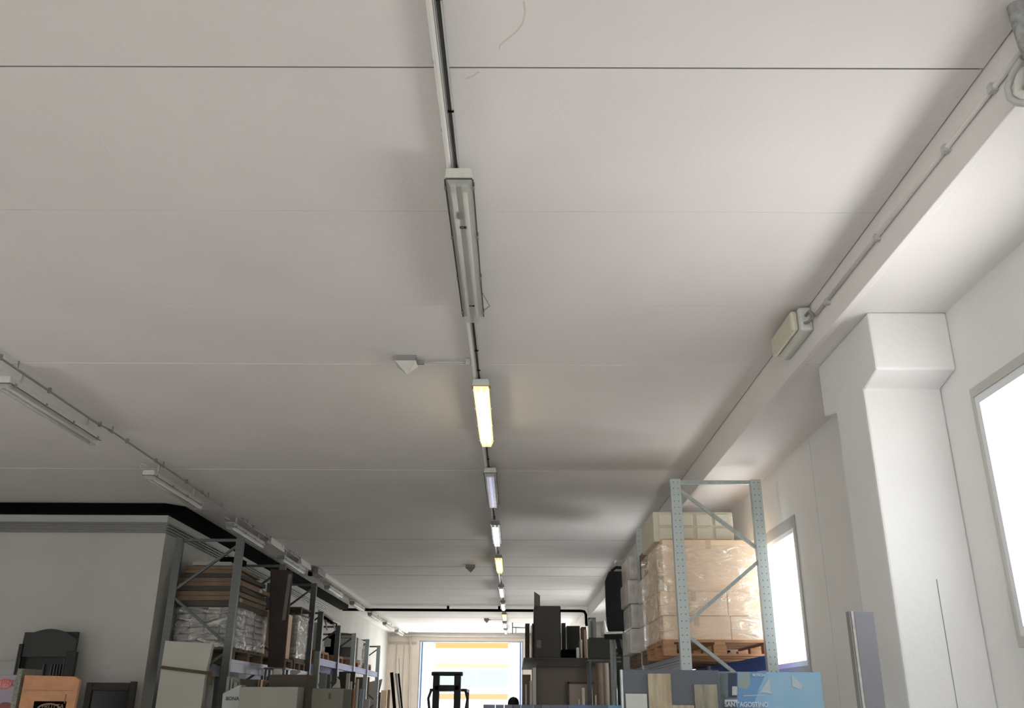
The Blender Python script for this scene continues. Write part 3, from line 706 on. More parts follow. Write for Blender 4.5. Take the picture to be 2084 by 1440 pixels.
# far rack loads (blue beams, deck at 2.37)
ZF = 2.372
pallet('orange-brown pallet first on the blue-beamed rack', -4.25, -3.56, 17.0, 18.0, ZF, M_WOOD)
pallet('orange-brown pallet under the black machine', -4.25, -3.56, 18.65, 19.5, ZF, M_WOOD)
pallet('orange-brown pallet under the white cabinet', -4.25, -3.56, 20.55, 21.5, ZF, M_WOOD)
pallet('orange-brown pallet under the white sack', -4.25, -3.56, 22.5, 23.4, ZF, M_WOOD)
tag(MB().box((-4.2, 17.1, ZF+.142), (-3.6, 17.5, 3.0)).build('white_box', M_WHITE, bevel=.006), 'tall white box on the first blue-beamed bay', 'box')
mc2 = thing('black_machine', 'black machine with an upright column on the blue-beamed rack', 'machine', (-3.65, 18.8, ZF+.142))
MB().box((-3.8, 18.75, ZF+.142), (-3.5, 19.1, ZF+.30)).build('base', M_BLACK, mc2, bevel=.01)
MB().box((-3.70, 18.8, ZF+.30), (-3.58, 18.95, ZF+.5)).build('column', M_BLACK, mc2, bevel=.01)
MB().box((-3.76, 18.75, ZF+.46), (-3.54, 19.0, ZF+.56)).build('head', M_BLACK, mc2, bevel=.02)
wc = thing('white_cabinet', 'white cabinet with an open dark niche on the blue-beamed rack', 'cabinet', (-3.8, 20.7, ZF+.142))
MB().box((-4.2, 20.6, ZF+.142), (-3.45, 21.3, ZF+.19)).box((-4.2, 20.6, ZF+.40), (-3.45, 21.3, ZF+.58)).box((-3.55, 20.6, ZF+.19), (-3.45, 21.3, ZF+.40)).box((-4.2, 21.2, ZF+.19), (-3.45, 21.3, ZF+.4)).build('body', M_WHITE, wc, bevel=.006)
MB().prism([(-4.1, 20.7, ZF+.60), (-3.5, 20.7, ZF+.60), (-3.7, 20.7, ZF+.70), (-4.0, 20.7, ZF+.72)], (0, .5, 0)).build('top_cover', mat('pale_cloth', (.6, .55, .47), .8), wc)
fl = film('crumpled clear plastic beside the white cabinet', -3.9, -3.58, 21.6, 22.1, ZF+.02, ZF+.55, seed=12, amp=.05)
ws = thing('white_sack', 'white bulk sack with a red mark on the blue-beamed rack', 'sack', (-3.7, 22.9, ZF+.142))
MB().lathe((-3.82, 22.9, ZF+.142), [(.22, 0), (.25, .1), (.25, .35), (.22, .45), (.14, .50), (.02, .52)], 16).build('body', M_WHITE, ws)
MB().box((-3.86, 22.63, ZF+.49), (-3.68, 22.66, ZF+.60)).build('red_mark', mat('red_print', (.55, .05, .05), .6), ws)
# curved stack of a pallet on end near the front of the blue rack
cpal = thing('curved_rack_guard', 'pale arched pallet leaning high with four dark gaps', 'pallet', (-3.6, 17.4, 3.05))
for k in range(5):
    a = at(655+k*6.0, 1245+k*4.2, Y=17.9); b = at(661+k*6.0, 1249+k*4.2, Y=17.9)
    MB().bar(a, b, .7, .03).build('slat', M_WHITE, cpal)
    if k < 4:
        c = at(661+k*6, 1254+k*4.2, Y=17.95); MB().rbox(c, (.05, .5, .06)).build('gap_block', M_BLACK, cpal)
pts = [at(655+i*5.5, 1254+i*3.4+3*math.sin(i/5*PI), Y=17.9) for i in range(6)]
MB().tube(pts, .02, 8).build('lower_rail', M_WHITE, cpal)
for sx0 in (660, 676):
    MB().tube([at(sx0, 1258, Y=17.9), at(sx0+6, 1282, Y=17.9)], .014, 6).build('strut', M_PVC, cpal)

# ------------------------------------------------------------------ lower left: things on the floor in front
def upright(name, label, cat, x0, x1, py, Y, dep, m, zb=0.0, lean=0, bevel=.004, group=None, slant=0):
    a, b = at(x0, py, Y=Y), at(x1, py+slant, Y=Y)
    o = MB().prism([(a.x, Y, zb), (b.x, Y, zb), (b.x+lean, Y, b.z), (a.x+lean, Y, a.z)], (0, dep, 0))
    return tag(o.build(name, m, bevel=bevel), label, cat, group)
# headboard
hb = thing('black_headboard', 'black headboard with arched top and side posts against the left wall', 'headboard', (-5.6, 11.2, 0))
Yh = 11.25
def X_(px, py=1330): return at(px, py, Y=Yh).x
def Z_(py, px=90): return at(px, py, Y=Yh).z
M_HB = mat('black_lacquer', (.012, .012, .012), .4, spec=.4); M_HB2 = mat('charcoal_lacquer', (.035, .036, .035), .55)
arch = [(X_(40), Yh, Z_(1336)), (X_(42), Yh, Z_(1286))]
for i in range(11):
    t_ = i/10; px = 60+t_*75; arch.append((X_(px), Yh, Z_(1286-9*math.sin(t_*PI)+(4*t_))))
arch += [(X_(152), Yh, Z_(1300)), (X_(150), Yh, Z_(1336))]
MB().prism(arch, (0, .05, 0)).build('arched_panel', M_HB2, hb, bevel=.004)
MB().box((X_(24, 1400), Yh-.03, 0), (X_(43, 1340), Yh+.05, Z_(1310))).build('post', M_HB, hb, bevel=.004)
MB().box((X_(137), Yh-.03, 0), (X_(156), Yh+.05, Z_(1325))).build('post', M_HB, hb, bevel=.004)
MB().box((X_(120), Yh+.052, Z_(1330)), (X_(147), Yh+.1, Z_(1284))).build('rear_panel', M_HB, hb)
MB().box((X_(44), Yh+.06, .02), (X_(136), Yh+.08, Z_(1332))).build('back_board', M_HB, hb)
for px in (90, 106, 112, 118, 124, 130):
    MB().box((X_(px), Yh+.03, .02), (X_(px)+.008, Yh+.06, Z_(1350 if px < 125 else 1338))).build('spindle', M_GALVD, hb)
MB().tube([(X_(44), Yh-.02, .02), (X_(44), Yh-.02, Z_(1338))], .01, 8).build('rail', M_CHROME, hb)
MB().box((X_(-30), Yh+.25, Z_(1342)), (X_(24), Yh+.3, Z_(1339))).build('side_rail', M_PVC, hb)
# printed lilac carton
def poster_mat(name, base, spots):
    return mat(name, base, .6, var=.08, scale=6)
lc = thing('printed_carton', 'lilac carton with a red oval emblem at the left edge', 'carton', (-5.1, 9.6, 0))
a, b = at(-60, 1372, Y=9.5), at(36, 1372, Y=9.5)
MB().box((a.x, 9.5, 0), (b.x, 9.9, a.z)).build('body', mat('lilac_print', (.34, .30, .36), .6, var=.08), lc, bevel=.005)
MB().box((b.x+.002, 9.48, 0), (b.x+.05, 9.9, at(40, 1360, Y=9.5).z)).build('side_flap', mat('speckled_board', (.30, .30, .24), .8, var=.5, scale=60), lc)
def disc(name, px, py, rx, ry, Y, m, parent, t=.003):
    c = at(px, py, Y=Y); k = (at(px+rx, py, Y=Y).x-c.x); kz = c.z-at(px, py+ry, Y=Y).z
    return MB().prism([(c.x+k*math.cos(i*PI/16), Y-t, c.z+kz*math.sin(i*PI/16)) for i in range(32)], (0, t, 0)).build(name, m, parent)
M_RED = mat('red_emblem', (.55, .13, .13), .6)
disc('emblem', 10, 1391, 15, 11, 9.499, M_RED, lc)
disc('emblem_centre', 10, 1391, 12.5, 8.5, 9.4955, mat('pink_emblem', (.60, .26, .25), .6), lc, .002)
text('emblem_text', 'PRIX', at(0, 1396, Y=9.491), .09, M_RED, lc)
disc('emblem', 10, 1440, 17, 12, 9.499, mat('dark_red_emblem', (.22, .06, .07), .6), lc)
# orange cardboard box with black crest
oc = thing('cardboard_carton', 'orange-brown cardboard box with a black printed crest in front of the headboard', 'carton', (-4.6, 9.6, 0))
a, b = at(50, 1373, Y=9.5), at(163, 1376, Y=9.5)
MB().prism([(a.x, 9.5, 0), (b.x-.03, 9.5, 0), (b.x, 9.5, b.z-.03), (b.x-.06, 9.5, b.z), (a.x, 9.5, a.z)], (0, .05, 0)).build('body', M_CARDO, oc, bevel=.006)
z1_ = at(100, 1404, Y=9.5).z
MB().box((a.x+.01, 9.4965, z1_-.003), (b.x-.04, 9.5, z1_)).build('fold_line', M_CARDB, oc)
MB().box((at(134, 1410, Y=9.5).x, 9.4965, at(134, 1430, Y=9.5).z), (at(136, 1410, Y=9.5).x, 9.5, at(136, 1412, Y=9.5).z)).build('slot', M_TAPE, oc)
c1, c2 = at(70, 1426, Y=9.5), at(128, 1470, Y=9.5)
MB().box((c1.x, 9.497, c2.z), (c2.x, 9.5, c1.z)).build('crest_panel', M_BLACK, oc)
disc('crest', 99, 1442, 24, 12, 9.4965, mat('crest_print', (.30, .22, .15), .7), oc, .002)
disc('crest_inner', 99, 1442, 20, 9, 9.4940, M_BLACK, oc, .0015)
text('crest_text', 'FRUTTA', at(84, 1441, Y=9.4915), .06, MATS['crest_print'], oc, .0006)
# dark framed mirror
mf = thing('framed_mirror', 'dark wooden framed mirror leaning on the left wall', 'mirror', (-4.7, 11.3, 0))
a, b = at(176, 1388, Y=11.2), at(278, 1386, Y=11.2); M_FR = mat('dark_frame_wood', (.045, .038, .03), .6, var=.3)
for (xa, xb, za, zb2) in ((a.x, a.x+.075, 0.3, a.z), (b.x-.075, b.x, .3, b.z), (a.x+.075, b.x-.075, a.z-.09, a.z), (a.x+.075, b.x-.075, .3, .38)):
    MB().box((xa, 11.2, za), (xb, 11.25, zb2)).build('frame', M_FR, mf, bevel=.01)
MB().box((a.x+.075, 11.225, .38), (b.x-.075, 11.235, a.z-.09)).build('glass', mat('dark_mirror', (.03, .032, .033), .25), mf)
MB().box((a.x+.01, 11.21, 0), (b.x-.01, 11.3, .3)).build('support', M_FR, mf)
# plaster patches on the wall above the mirror
struct(MB().poly([at(205, 1360, Y=YL-.002), at(232, 1349, Y=YL-.002), at(232, 1385, Y=YL-.002), at(200, 1385, Y=YL-.002)], [(0, 1, 2, 3)]).build('trim_5', mat('pale_plaster_patch', (.62, .61, .60), .9, var=.2, scale=9)), 'pale plaster patch on the left wall')
# tall pale boards with brown strip
sl = thing('pale_door_panel', 'tall pale grey carton with a brown strap at the left rack', 'carton', (-3.7, 10.5, 0))
a, b = at(336, 1303, Y=10.5), at(433, 1309, Y=10.5)
MB().prism([(a.x-.02, 10.5, 0), (b.x-.06, 10.5, 0), (b.x-.04, 10.5, 1.9), (b.x, 10.5, b.z), (a.x, 10.5, a.z)], (0, .08, 0)).build('body', M_SLAB, sl, bevel=.005)
s0, s1 = at(328, 1357, Y=10.49), at(429, 1370, Y=10.49)
MB().bar(s0, s1, .035, .012, (0, 1, 0)).build('strap', mat('brown_strap', (.11, .085, .05), .8, var=.3, scale=40), sl)
MB().box((s1.x-.02, 10.488, s1.z-.12), (s1.x+.02, 10.5, s1.z-.0)).build('strap_end', MATS['brown_strap'], sl)

# middle-left clutter
bn = thing('paper_sack', 'white paper sack with printed letters below the left rack beam', 'sack', (-3.1, 10.7, 0))
o = [(at(450, 1460, Y=10.6).x, 10.6, 1.2), (at(498, 1460, Y=10.6).x, 10.6, 1.2), tuple(at(489, 1400, Y=10.6)), tuple(at(492, 1393, Y=10.6)), tuple(at(484, 1394, Y=10.6)), tuple(at(462, 1406, Y=10.6)), tuple(at(453, 1410, Y=10.6))]
MB().prism([(v[0], 10.6, v[2]) for v in o], (0, .2, 0)).build('body', M_SLAB if False else mat('white_sack_paper', (.50, .53, .51), .7), bn, bevel=.01)
text('print', 'BONAR', at(459, 1424, Y=10.597), .052, mat('grey_print', (.10, .12, .11), .7), bn, bold=True)
MB().box((o[0][0]+.02, 10.62, 0), (o[1][0]-.04, 10.8, 1.2)).build('lower_body', MATS['white_sack_paper'], bn)
upright('upright_carton', 'dark brown carton standing between the paper sack and the thin boards', 'carton', 490, 524, 1382, 11.2, .3, M_CARDX)
for k, (xa, xb, py, m) in enumerate(((525, 529, 1382, M_CARDB), (531, 535, 1383, M_CARD), (536, 540, 1392, M_CARDB), (542, 546, 1388, M_CARDX))):
    upright('thin_board', ['leftmost thin brown board of four', 'pale tan edge of a thin board', 'shorter thin brown board in the middle', 'rightmost dark thin board of four'][k]+' standing under the left beam', 'board', xa, xb, py, 11.1, .6, m)
upright('large_carton', 'large dark brown carton below the tall dark board', 'carton', 548, 626, 1372, 11.0, .5, M_CARDD if False else mat('dark_carton', (.10, .08, .062), .85, var=.1), bevel=.006)
upright('pale_carton', 'low pale grey carton in front of the thin boards', 'carton', 489, 607, 1397, 10.2, .3, mat('pale_carton', (.34, .34, .29), .8, var=.06), bevel=.006)
gc = thing('grey_carton', 'grey-green carton with a small red mark', 'carton', (-2.1, 10.4, 0))
a, b = at(636, 1400, Y=10.4), at(700, 1400, Y=10.4)
MB().box((a.x, 10.4, 0), (b.x, 10.9, a.z)).build('body', M_BOXG, gc, bevel=.006)
c = at(669, 1414, Y=10.397); MB().box((c.x, 10.397, c.z-.04), (c.x+.025, 10.4, c.z+.02)).build('mark', mat('dull_red', (.14, .06, .05), .7), gc)
for k, (xa, xb, py) in enumerate(((462, 468, 1376), (470, 474, 1380), (476, 483, 1388), (486, 489, 1390))):
    upright('thin_board', ['tallest pale thin board behind the paper sack', 'second pale thin board behind the paper sack', 'third pale thin board behind the paper sack', 'shortest pale thin board behind the paper sack'][k], 'board', xa, xb, py, 11.3, .3, M_SLAB)
# things under the second bay
upright('white_board', 'small white square panel under the first left beam end', 'panel', 557, 573, 1360, 12.6, .03, M_WHITE)
pw = at(592, 1358, Y=14.5)
tag(MB().prism([(at(591, 1373, Y=14.6).x, 14.6, .0), (at(600, 1373, Y=14.6).x, 14.6, 0), (at(600, 1373, Y=14.6).x, 14.6, at(600, 1373, Y=14.6).z), (at(611, 1360, Y=14.6).x, 14.6, at(611, 1367, Y=14.6).z), (at(612, 1356, Y=14.6).x, 14.6, at(611, 1363, Y=14.6).z), (at(591, 1363, Y=14.6).x, 14.6, at(591, 1363, Y=14.6).z)], (0, .05, 0)).build('white_sheet', M_WHITE), 'white sheet with a slanted edge under the second left beam', 'sheet')
upright('grey_post_board', 'narrow grey-green board leaning behind the rack uprights', 'board', 640, 650, 1324, 15.2, .06, mat('grey_green_board', (.25, .27, .24), .8), lean=0)
upright('grey_board', 'grey-green panel behind the carton with the red mark', 'panel', 651, 665, 1369, 14.8, .05, MATS['grey_green_board'])
upright('grey_board', 'darker narrow panel next to the grey-green one', 'panel', 666, 673, 1372, 15.1, .05, M_BOXG)
wt = thing('white_bracket', 'white triangular bracket leaning on the grey carton', 'bracket', (-2.4, 12.5, 0))
o = [at(675, 1399, Y=12.5), at(692, 1399, Y=12.5), at(690, 1382, Y=12.5), at(687, 1382, Y=12.5), at(684, 1390, Y=12.5)]
MB().prism([tuple(v) for v in o], (0, .04, 0)).build('plate', M_WHITE, wt)
MB().box((o[0].x, 12.5, 0), (o[1].x, 12.54, o[0].z-.0)).build('lower_plate', M_BOXG, wt)
# far left clutter under blue rack
upright('brown_board', 'wide brown board stored under the blue beams', 'board', 690, 723, 1366, 19.2, .05, M_CARDX, group=None)
for k, (xa, xb, py, lab, m) in enumerate(((705, 712, 1369, 'tall white plank under the blue beams', M_WHITE), (712, 716, 1386, 'narrow white plank beside the tall white plank', M_WHITE),
        (726, 730, 1381, 'white plank right of the brown board', M_WHITE), (718, 722, 1400, 'thin orange-brown lath beside the white planks', M_CARDO), (732, 740, 1401, 'short pale blue panel under the blue beams', mat('pale_blue_panel', (.45, .55, .68), .6)),
        (740, 752, 1422, 'short white box near the leaning sheet', M_WHITE), (699, 706, 1414, 'small light blue package by the grey carton', mat('light_blue_package', (.35, .52, .72), .6)))):
    upright('plank' if 'plank' in lab else 'short_board', lab, 'plank' if 'plank' in lab or 'lath' in lab else 'panel', xa, xb, py, 17.5+k*.35, .06, m)
upright('brown_board', 'second brown board far under the blue beams', 'board', 724, 752, 1377, 22.8, .05, M_CARDB)
o = [at(726, 1393, Y=24.6), at(778, 1381, Y=24.6), at(758, 1445, Y=24.6), at(738, 1445, Y=24.6)]
o2 = [(v.x, 24.6, v.z) for v in o]; o2[2] = (o[2].x-.5, 24.6, 0); o2[3] = (o[3].x, 24.6, 0)
tag(MB().prism([o2[0], o2[1], (o[2].x, 24.6, o[2].z), o2[2], o2[3]], (0, .05, 0)).build('leaning_sheet', mat('beige_sheet', (.55, .50, .44), .7)), 'large beige sheet standing askew past the blue-beamed rack', 'sheet')
# rolls and poles at the end wall
for k, (xa, py, r, lab, m, xb) in enumerate(((797, 1368, .05, 'thick black pole leaning at the end wall', M_BLACK, 803), (806, 1370, .035, 'thin dark pole beside the thick black pole', M_PIPED, 814),
                                          (811, 1370, .03, 'right dark pole of the leaning poles', M_BLACK, 818), (812, 1339, .02, 'tallest thin grey rod leaning at the end wall', M_PVC, 816))):
    a = at(xa, py, Y=28.6+.35*k); b = at(xb, 1440, Y=28.5+.35*k)
    d = (b-a); b = a+d*(a.z/(a.z-b.z))*.999
    tag(MB().tube([a, b], r, 10).build('pole', m), lab, 'pole')
for k, (xa, xb, py, m, lab) in enumerate(((768, 776, 1408, M_CARDX, 'dark cardboard roll among the brown rolls'), (776, 788, 1404, M_CARD, 'thick tan cardboard roll'), (789, 795, 1403, M_CARDB, 'brown cardboard roll next to the black poles'))):
    a, b = at(xa, py, Y=27.5), at(xb, py, Y=27.5); r = (b.x-a.x)/2*.93
    tag(MB().tube([(a.x+r, 27.5, 0), (a.x+r, 27.5, a.z)], r, 14).build('cardboard_roll', m), lab, 'roll')

# ------------------------------------------------------------------ the gate and outside
M_GATE = mat('white_gate_panel', (.40, .41, .45), .5); M_GBLUE = mat('blue_gasket', (.10, .22, .50), .5)
dr = struct(MB().box((GATE[0], YE+.01, 0), (GATE[0]+.05, YE+.16, GATE[2])).box((GATE[1]-.05, YE+.01, 0), (GATE[1], YE+.16, GATE[2])).box((GATE[0]+.05, YE+.01, GATE[2]-.05), (GATE[1]-.05, YE+.16, GATE[2])).build('door_1', M_GATE), 'frame of the open end gate')
for (h, e_, s) in (((GATE[0]+.06, YE+.22), (-2.98, YE+1.5), 1), ((GATE[1]-.06, YE+.22), (-.245, YE+1.5), -1)):
    MB().bar((h[0], h[1], 1.88), (e_[0], e_[1], 1.88), .05, 3.68).build('leaf', M_GATE, dr)
    MB().box((e_[0]-.02, e_[1]-.04, .04), (e_[0]+.02, e_[1]+.04, 3.72)).build('end_post', mat('gate_post', (.04, .04, .05), .5), dr)
    MB().box((h[0]-.025+.05*s, YE-.03, .02), (h[0]+.025+.05*s, YE-.005, 3.68)).build('gasket', M_GBLUE, dr)
# canopy bands and facade across the yard
FY = 50
fb = thing('building', 'washed-out pale building with yellow bands beyond the gate', 'building', (-2, FY, 0))
M_FAC = mat('bright_facade', (.7, .7, .68), .8); M_YEL = mat('yellow_band', (.20, .125, .035), .8); M_ORG = mat('orange_band', (.21, .135, .06), .8); M_CYAN = mat('pale_cyan_glazing', (.16, .20, .195), .8)
MB().box((-9, FY, 0), (6, FY+.3, 4.45)).box((-9, FY, 4.75), (6, FY+.3, 5.3)).build('facade', M_FAC, fb)
MB().box((-9, FY-.05, 4.42), (6, FY+.02, 4.78)).build('yellow_band', M_YEL, fb)
MB().box((-9, FY-.04, 3.42), (6, FY+.0, 3.66)).build('orange_band', mat('pale_orange_band', (.24, .18, .12), .8), fb)
MB().box((-9, FY-.04, 1.88), (6, FY+.0, 2.16)).build('orange_band', M_ORG, fb)
for x0_ in (-8.9, -6.6, -4.3, -2.0, .3, 2.6): MB().box((x0_, FY-.03, 2.45), (x0_+2.2, FY+.0, 3.32)).build('window', M_CYAN, fb)
#yard = struct(MB().box((-30, YE+.2, -.15), (30, 60, -.05)).build('ground_yard', mat('yard_concrete', (.5, .5, .48), .9)), 'bright yard outside the gate')

# forklift in front of the gate
fk = thing('forklift', 'black forklift with a raised mast standing before the open gate', 'forklift', (-1.7, 24.6, 0))
fa, fb2 = at(886, 1366, Y=24), at(934, 1366, Y=24); M_FK = mat('black_forklift_paint', (.012, .014, .013), .5)
xl_, xr_, zt_ = fa.x+.03, fb2.x-.03, fa.z
for x in (xl_, xr_):
    MB().box((x-.085, 24.0, .05), (x+.085, 24.14, zt_-.03)).build('mast_channel', M_FK, fk, bevel=.02)
MB().box((xl_-.13, 24.0, zt_-.10), (xr_+.13, 24.12, zt_)).build('crosshead', M_FK, fk, bevel=.02)
zc = at(900, 1400, Y=24).z
MB().box((xl_-.05, 24.0, zc-.06), (xr_+.05, 24.12, zc+.08)).build('crossbar', M_FK, fk, bevel=.02)
MB().box((xl_-.1, 23.92, .35), (xr_+.1, 23.99, .85)).build('carriage', M_FK, fk)
for x in (xl_, xr_): MB().box((x-.05, 22.9, .06), (x+.05, 24.0, .11)).box((x-.05, 23.88, .06), (x+.05, 23.94, .8)).build('fork', M_FK, fk)
ga, gb2 = at(875, 1402, Y=24.6), at(951, 1402, Y=24.6)
MB().box((ga.x, 24.5, ga.z-.05), (gb2.x, 25.9, ga.z+.02)).build('overhead_guard', M_FK, fk, bevel=.02)
for x, s in ((ga.x+.04, 1), (gb2.x-.04, -1)):
    MB().tube([(x, 24.5, ga.z-.03), (x-.06*s, 24.45, ga.z-.22), (x-.02*s, 24.4, 1.5), (x, 24.4, .8)], .035, 8).tube([(x, 25.85, ga.z-.03), (x, 25.9, .9)], .03, 8).build('pillar', M_FK, fk)
MB().box((ga.x, 24.4, .25), (gb2.x, 26.3, .85)).box((ga.x, 25.7, .85), (gb2.x, 26.4, 1.15)).build('body', mat('forklift_yellow', (.45, .33, .06), .5), fk, bevel=.05)
MB().box((-1.95, 25.1, .85), (-1.5, 25.6, 1.0)).box((-1.95, 25.5, 1.0), (-1.5, 25.65, 1.45)).build('seat', M_BLACKF, fk, bevel=.03)
for x in (ga.x+.05, gb2.x-.2):
    for y_ in (24.6, 26.0): MB().tube([(x, y_, .27), (x+.16, y_, .27)], .27, 20).build('wheel', M_BLACK, fk)

# ------------------------------------------------------------------ right far: office block, cupboards, boards
zp = at(1140, 1338, Y=15).z
ob = thing('office_block', 'dark beige box room carrying storage on its flat roof', 'room block', (.8, 16, 0))
xo0, xo1 = at(1092, 1400, Y=15.1).x, at(1212, 1400, Y=15.1).x
MB().box((xo0, 15.1, 0), (1.95, 19.5, zp-.12)).build('walls', mat('dark_beige_wall', (.20, .175, .135), .85, var=.06), ob)
MB().box((at(1066, 1340, Y=15).x, 14.98, zp-.02), (1.98, 19.6, zp)).box((at(1092, 1340, Y=15).x, 15.0, zp-.13), (1.96, 19.55, zp-.02)).build('roof', mat('charcoal_roof', (.07, .066, .055), .7), ob)
da, db = at(1158, 1391, Y=15.08), at(1206, 1391, Y=15.08)
dd = MB().box((da.x, 15.06, 0), (db.x, 15.1, da.z)).build('door', mat('beige_door', (.38, .31, .25), .6), ob, bevel=.004)
MB().box((da.x-.02, 15.05, da.z), (db.x+.02, 15.1, da.z+.03)).box((da.x-.03, 15.05, 0), (da.x, 15.1, da.z+.03)).build('door_frame', M_CARDX, dd)
def roofbox(name, label, cat, x0, x1, py, Y, dep, m, zb=None, **k):
    return upright(name, label, cat, x0, x1, py, Y, dep, m, zb=zp+.001 if zb is None else zb, **k)
cu = thing('cupboard', 'tall charcoal cupboard with a small label on the box room roof', 'cupboard', (.52, 15.2, zp))
ca, cb_ = at(1087, 1232, Y=15.1), at(1141, 1232, Y=15.1)
MB().box((ca.x, 15.1, zp), (cb_.x, 15.8, ca.z)).build('body', M_CHAR, cu, bevel=.015)
c = at(1092, 1318, Y=15.1); MB().box((c.x, 15.096, c.z), (c.x+.075, 15.1, c.z+.12)).build('label', mat('grey_label', (.16, .15, .13), .7), cu)
MB().box((cb_.x-.008, 15.094, zp+.02), (cb_.x-.002, 15.1, ca.z-.02)).build('door_edge', M_BLACK, cu)
roofbox('thin_sheet', 'thin grey panel sticking up behind the charcoal cupboard', 'panel', 1087, 1099, 1203, 15.95, .03, mat('grey_panel', (.17, .15, .14), .7), slant=8)
roofbox('dark_carton', 'low black carton right of the charcoal cupboard', 'carton', 1143, 1172, 1321, 15.2, .5, M_BLACK)
roofbox('dark_carton', 'narrow charcoal carton touching the charcoal cupboard', 'carton', 1143, 1151, 1267, 15.75, .2, M_CHAR)
roofbox('dark_cabinet', 'wide charcoal cabinet right of the narrow carton', 'cabinet', 1153, 1180, 1273, 16.0, .5, M_CHAR)
roofbox('white_bottle_box', 'white narrow pack on the roof edge', 'box', 1173, 1179, 1317, 15.05, .1, M_WHITE)
roofbox('thin_board', 'thin cream board second from the white pack', 'board', 1181, 1185, 1301, 15.1, .3, M_CREAM)
roofbox('thin_board', 'taller pinkish board on the roof', 'board', 1188, 1194, 1281, 15.15, .3, mat('pink_board', (.42, .28, .23), .7))
roofbox('brown_bundle', 'brown bundle behind the thin boards on the roof', 'bundle', 1183, 1193, 1275, 15.6, .3, M_CARDB)
fr = thing('upright_crate', 'open dark crate standing at the right end of the roof', 'crate', (1.25, 15.3, zp))
a, b = at(1197, 1256, Y=15.3), at(1209, 1256, Y=15.3)
MB().box((a.x, 15.3, zp), (a.x+.02, 15.34, a.z)).box((b.x-.02, 15.3, zp), (b.x+.03, 15.9, a.z)).box((a.x, 15.3, a.z-.03), (b.x, 15.34, a.z)).build('frame', M_PIPED, fr)
MB().box((a.x+.03, 15.32, zp), (b.x-.03, 15.35, a.z-.05)).build('panel', M_BOXG, fr)
# items left of the cupboard
roofbox('dark_case', 'dark case hanging at the left roof edge', 'case', 1069, 1078, 1288-20, 17.2, .4, M_CARDD)
roofbox('thin_board', 'pale thin board left of the charcoal cupboard', 'board', 1080, 1082, 1272, 15.3, .3, M_WHITE)
roofbox('thin_board', 'dark thin board left of the charcoal cupboard', 'board', 1083, 1086, 1268, 15.3, .3, M_CARDD)
# white posts and boards left of the block
for k, (xa, xb, py, lab, m) in enumerate(((1069, 1072, 1392, 'short white post by the gate', M_WHITE), (1078, 1082, 1384, 'white board left of the box room', M_WHITE),
                                          (1084, 1091, 1358, 'tall pale board against the box room', M_WHITE), (1063, 1080, 1372, 'tan board beside the gate', mat('tan_board', (.36, .28, .21), .8)))):
    upright('board' , lab, 'board', xa, xb, py, (15.2, 15.0, 14.9, 17.5)[k], .05, m)
for k, (xa, xb, py, lab, m) in enumerate(((1184, 1190, 1399, 'cream lath standing by the beige door', M_CREAM), (1200, 1206, 1401, 'tan lath standing by the beige door', M_CARD), (1211, 1215, 1414, 'short pale lath right of the beige door', M_CREAM), (1177, 1180, 1422, 'shortest white lath by the beige door', M_WHITE))):
    upright('lath', lab, 'lath', xa, xb, py, 14.6, .03, m)
# steel conduit frame on far ceiling
pf = thing('pipe_bracket', 'thin pipe bracket under the far ceiling beside the right beam', 'bracket', (.9, 29, 3.7))
MB().tube([at(1043, 1276, Y=29), at(1070, 1277, Y=29)], .02, 6).tube([(at(1043, 1272, Y=29).x, 29, 3.999), at(1043, 1290, Y=29)], .02, 6).tube([at(1050, 1275, Y=29), at(1050, 1290, Y=29)], .015, 6).build('pipes', M_PIPED, pf)
# rolls and dark boxes between block and rack
for k, (xa, xb, py, Y, m, lab) in enumerate(((1211, 1226, 1313, 14.2, M_CARDB, 'brown carpet roll standing right of the box room'), (1226, 1238, 1330, 13.9, mat('beige_roll', (.36, .31, .25), .8), 'beige roll between the brown roll and the steel post'))):
    a, b = at(xa, py, Y=Y), at(xb, py, Y=Y); r = (b.x-a.x)/2
    t = thing('carpet_roll', lab, 'roll', (a.x+r, Y, 0))
    MB().tube([(a.x+r, Y, 0), (a.x+r, Y, a.z)], r, 18).build('roll', m, t)
    MB().tube([(a.x+r, Y, a.z), (a.x+r, Y, a.z+.003)], r*.45, 14).build('core', M_CARDO, t)
upright('orange_board', 'small orange board behind the brown carpet roll', 'board', 1211, 1226, 1312, 14.8, .04, M_CARDO)
upright('dark_cabinet', 'dark blue-grey cabinet behind the steel post', 'cabinet', 1296, 1330, 1372, 12.5, .4, mat('slate_cabinet', (.10, .11, .13), .6))

# ------------------------------------------------------------------ foreground bottom right: display boards
M_DISP = mat('slate_display', (.085, .095, .115), .55)
dp = thing('tile_display_board', 'dark slate display board with wood-look tile samples', 'display board', (.84, 5.0, 0))
a, b = at(1265, 1362, Y=5), at(1463, 1365, Y=5)
MB().box((a.x, 5.0, .02), (b.x, 5.04, a.z)).build('board', M_DISP, dp, bevel=.003)
MB().box((a.x-.005, 4.995, .02), (a.x+.004, 5.045, a.z)).build('edge', M_GALV, dp)
MB().box((a.x+.05, 4.95, 0), (b.x-.05, 5.2, .02)).build('foot', M_DISP, dp)
M_T1 = mat('light_wood_tile', (.42, .36, .24), .6, color2=(.26, .21, .13), scale=5, stretch=(6, 1, 1)); M_T2 = mat('grey_wood_tile', (.30, .28, .20), .6, color2=(.14, .13, .11), scale=5, stretch=(6, 1, 1)); M_T0 = mat('white_tile', (.48, .50, .46), .5, var=.08, scale=8)
def tile(x0, x1, py, m, z0=.9):
    p, q = at(x0, py, Y=4.99), at(x1, py, Y=4.99)
    MB().box((p.x, 4.985, z0), (q.x, 5.0, p.z)).build('tile_sample', m, dp)
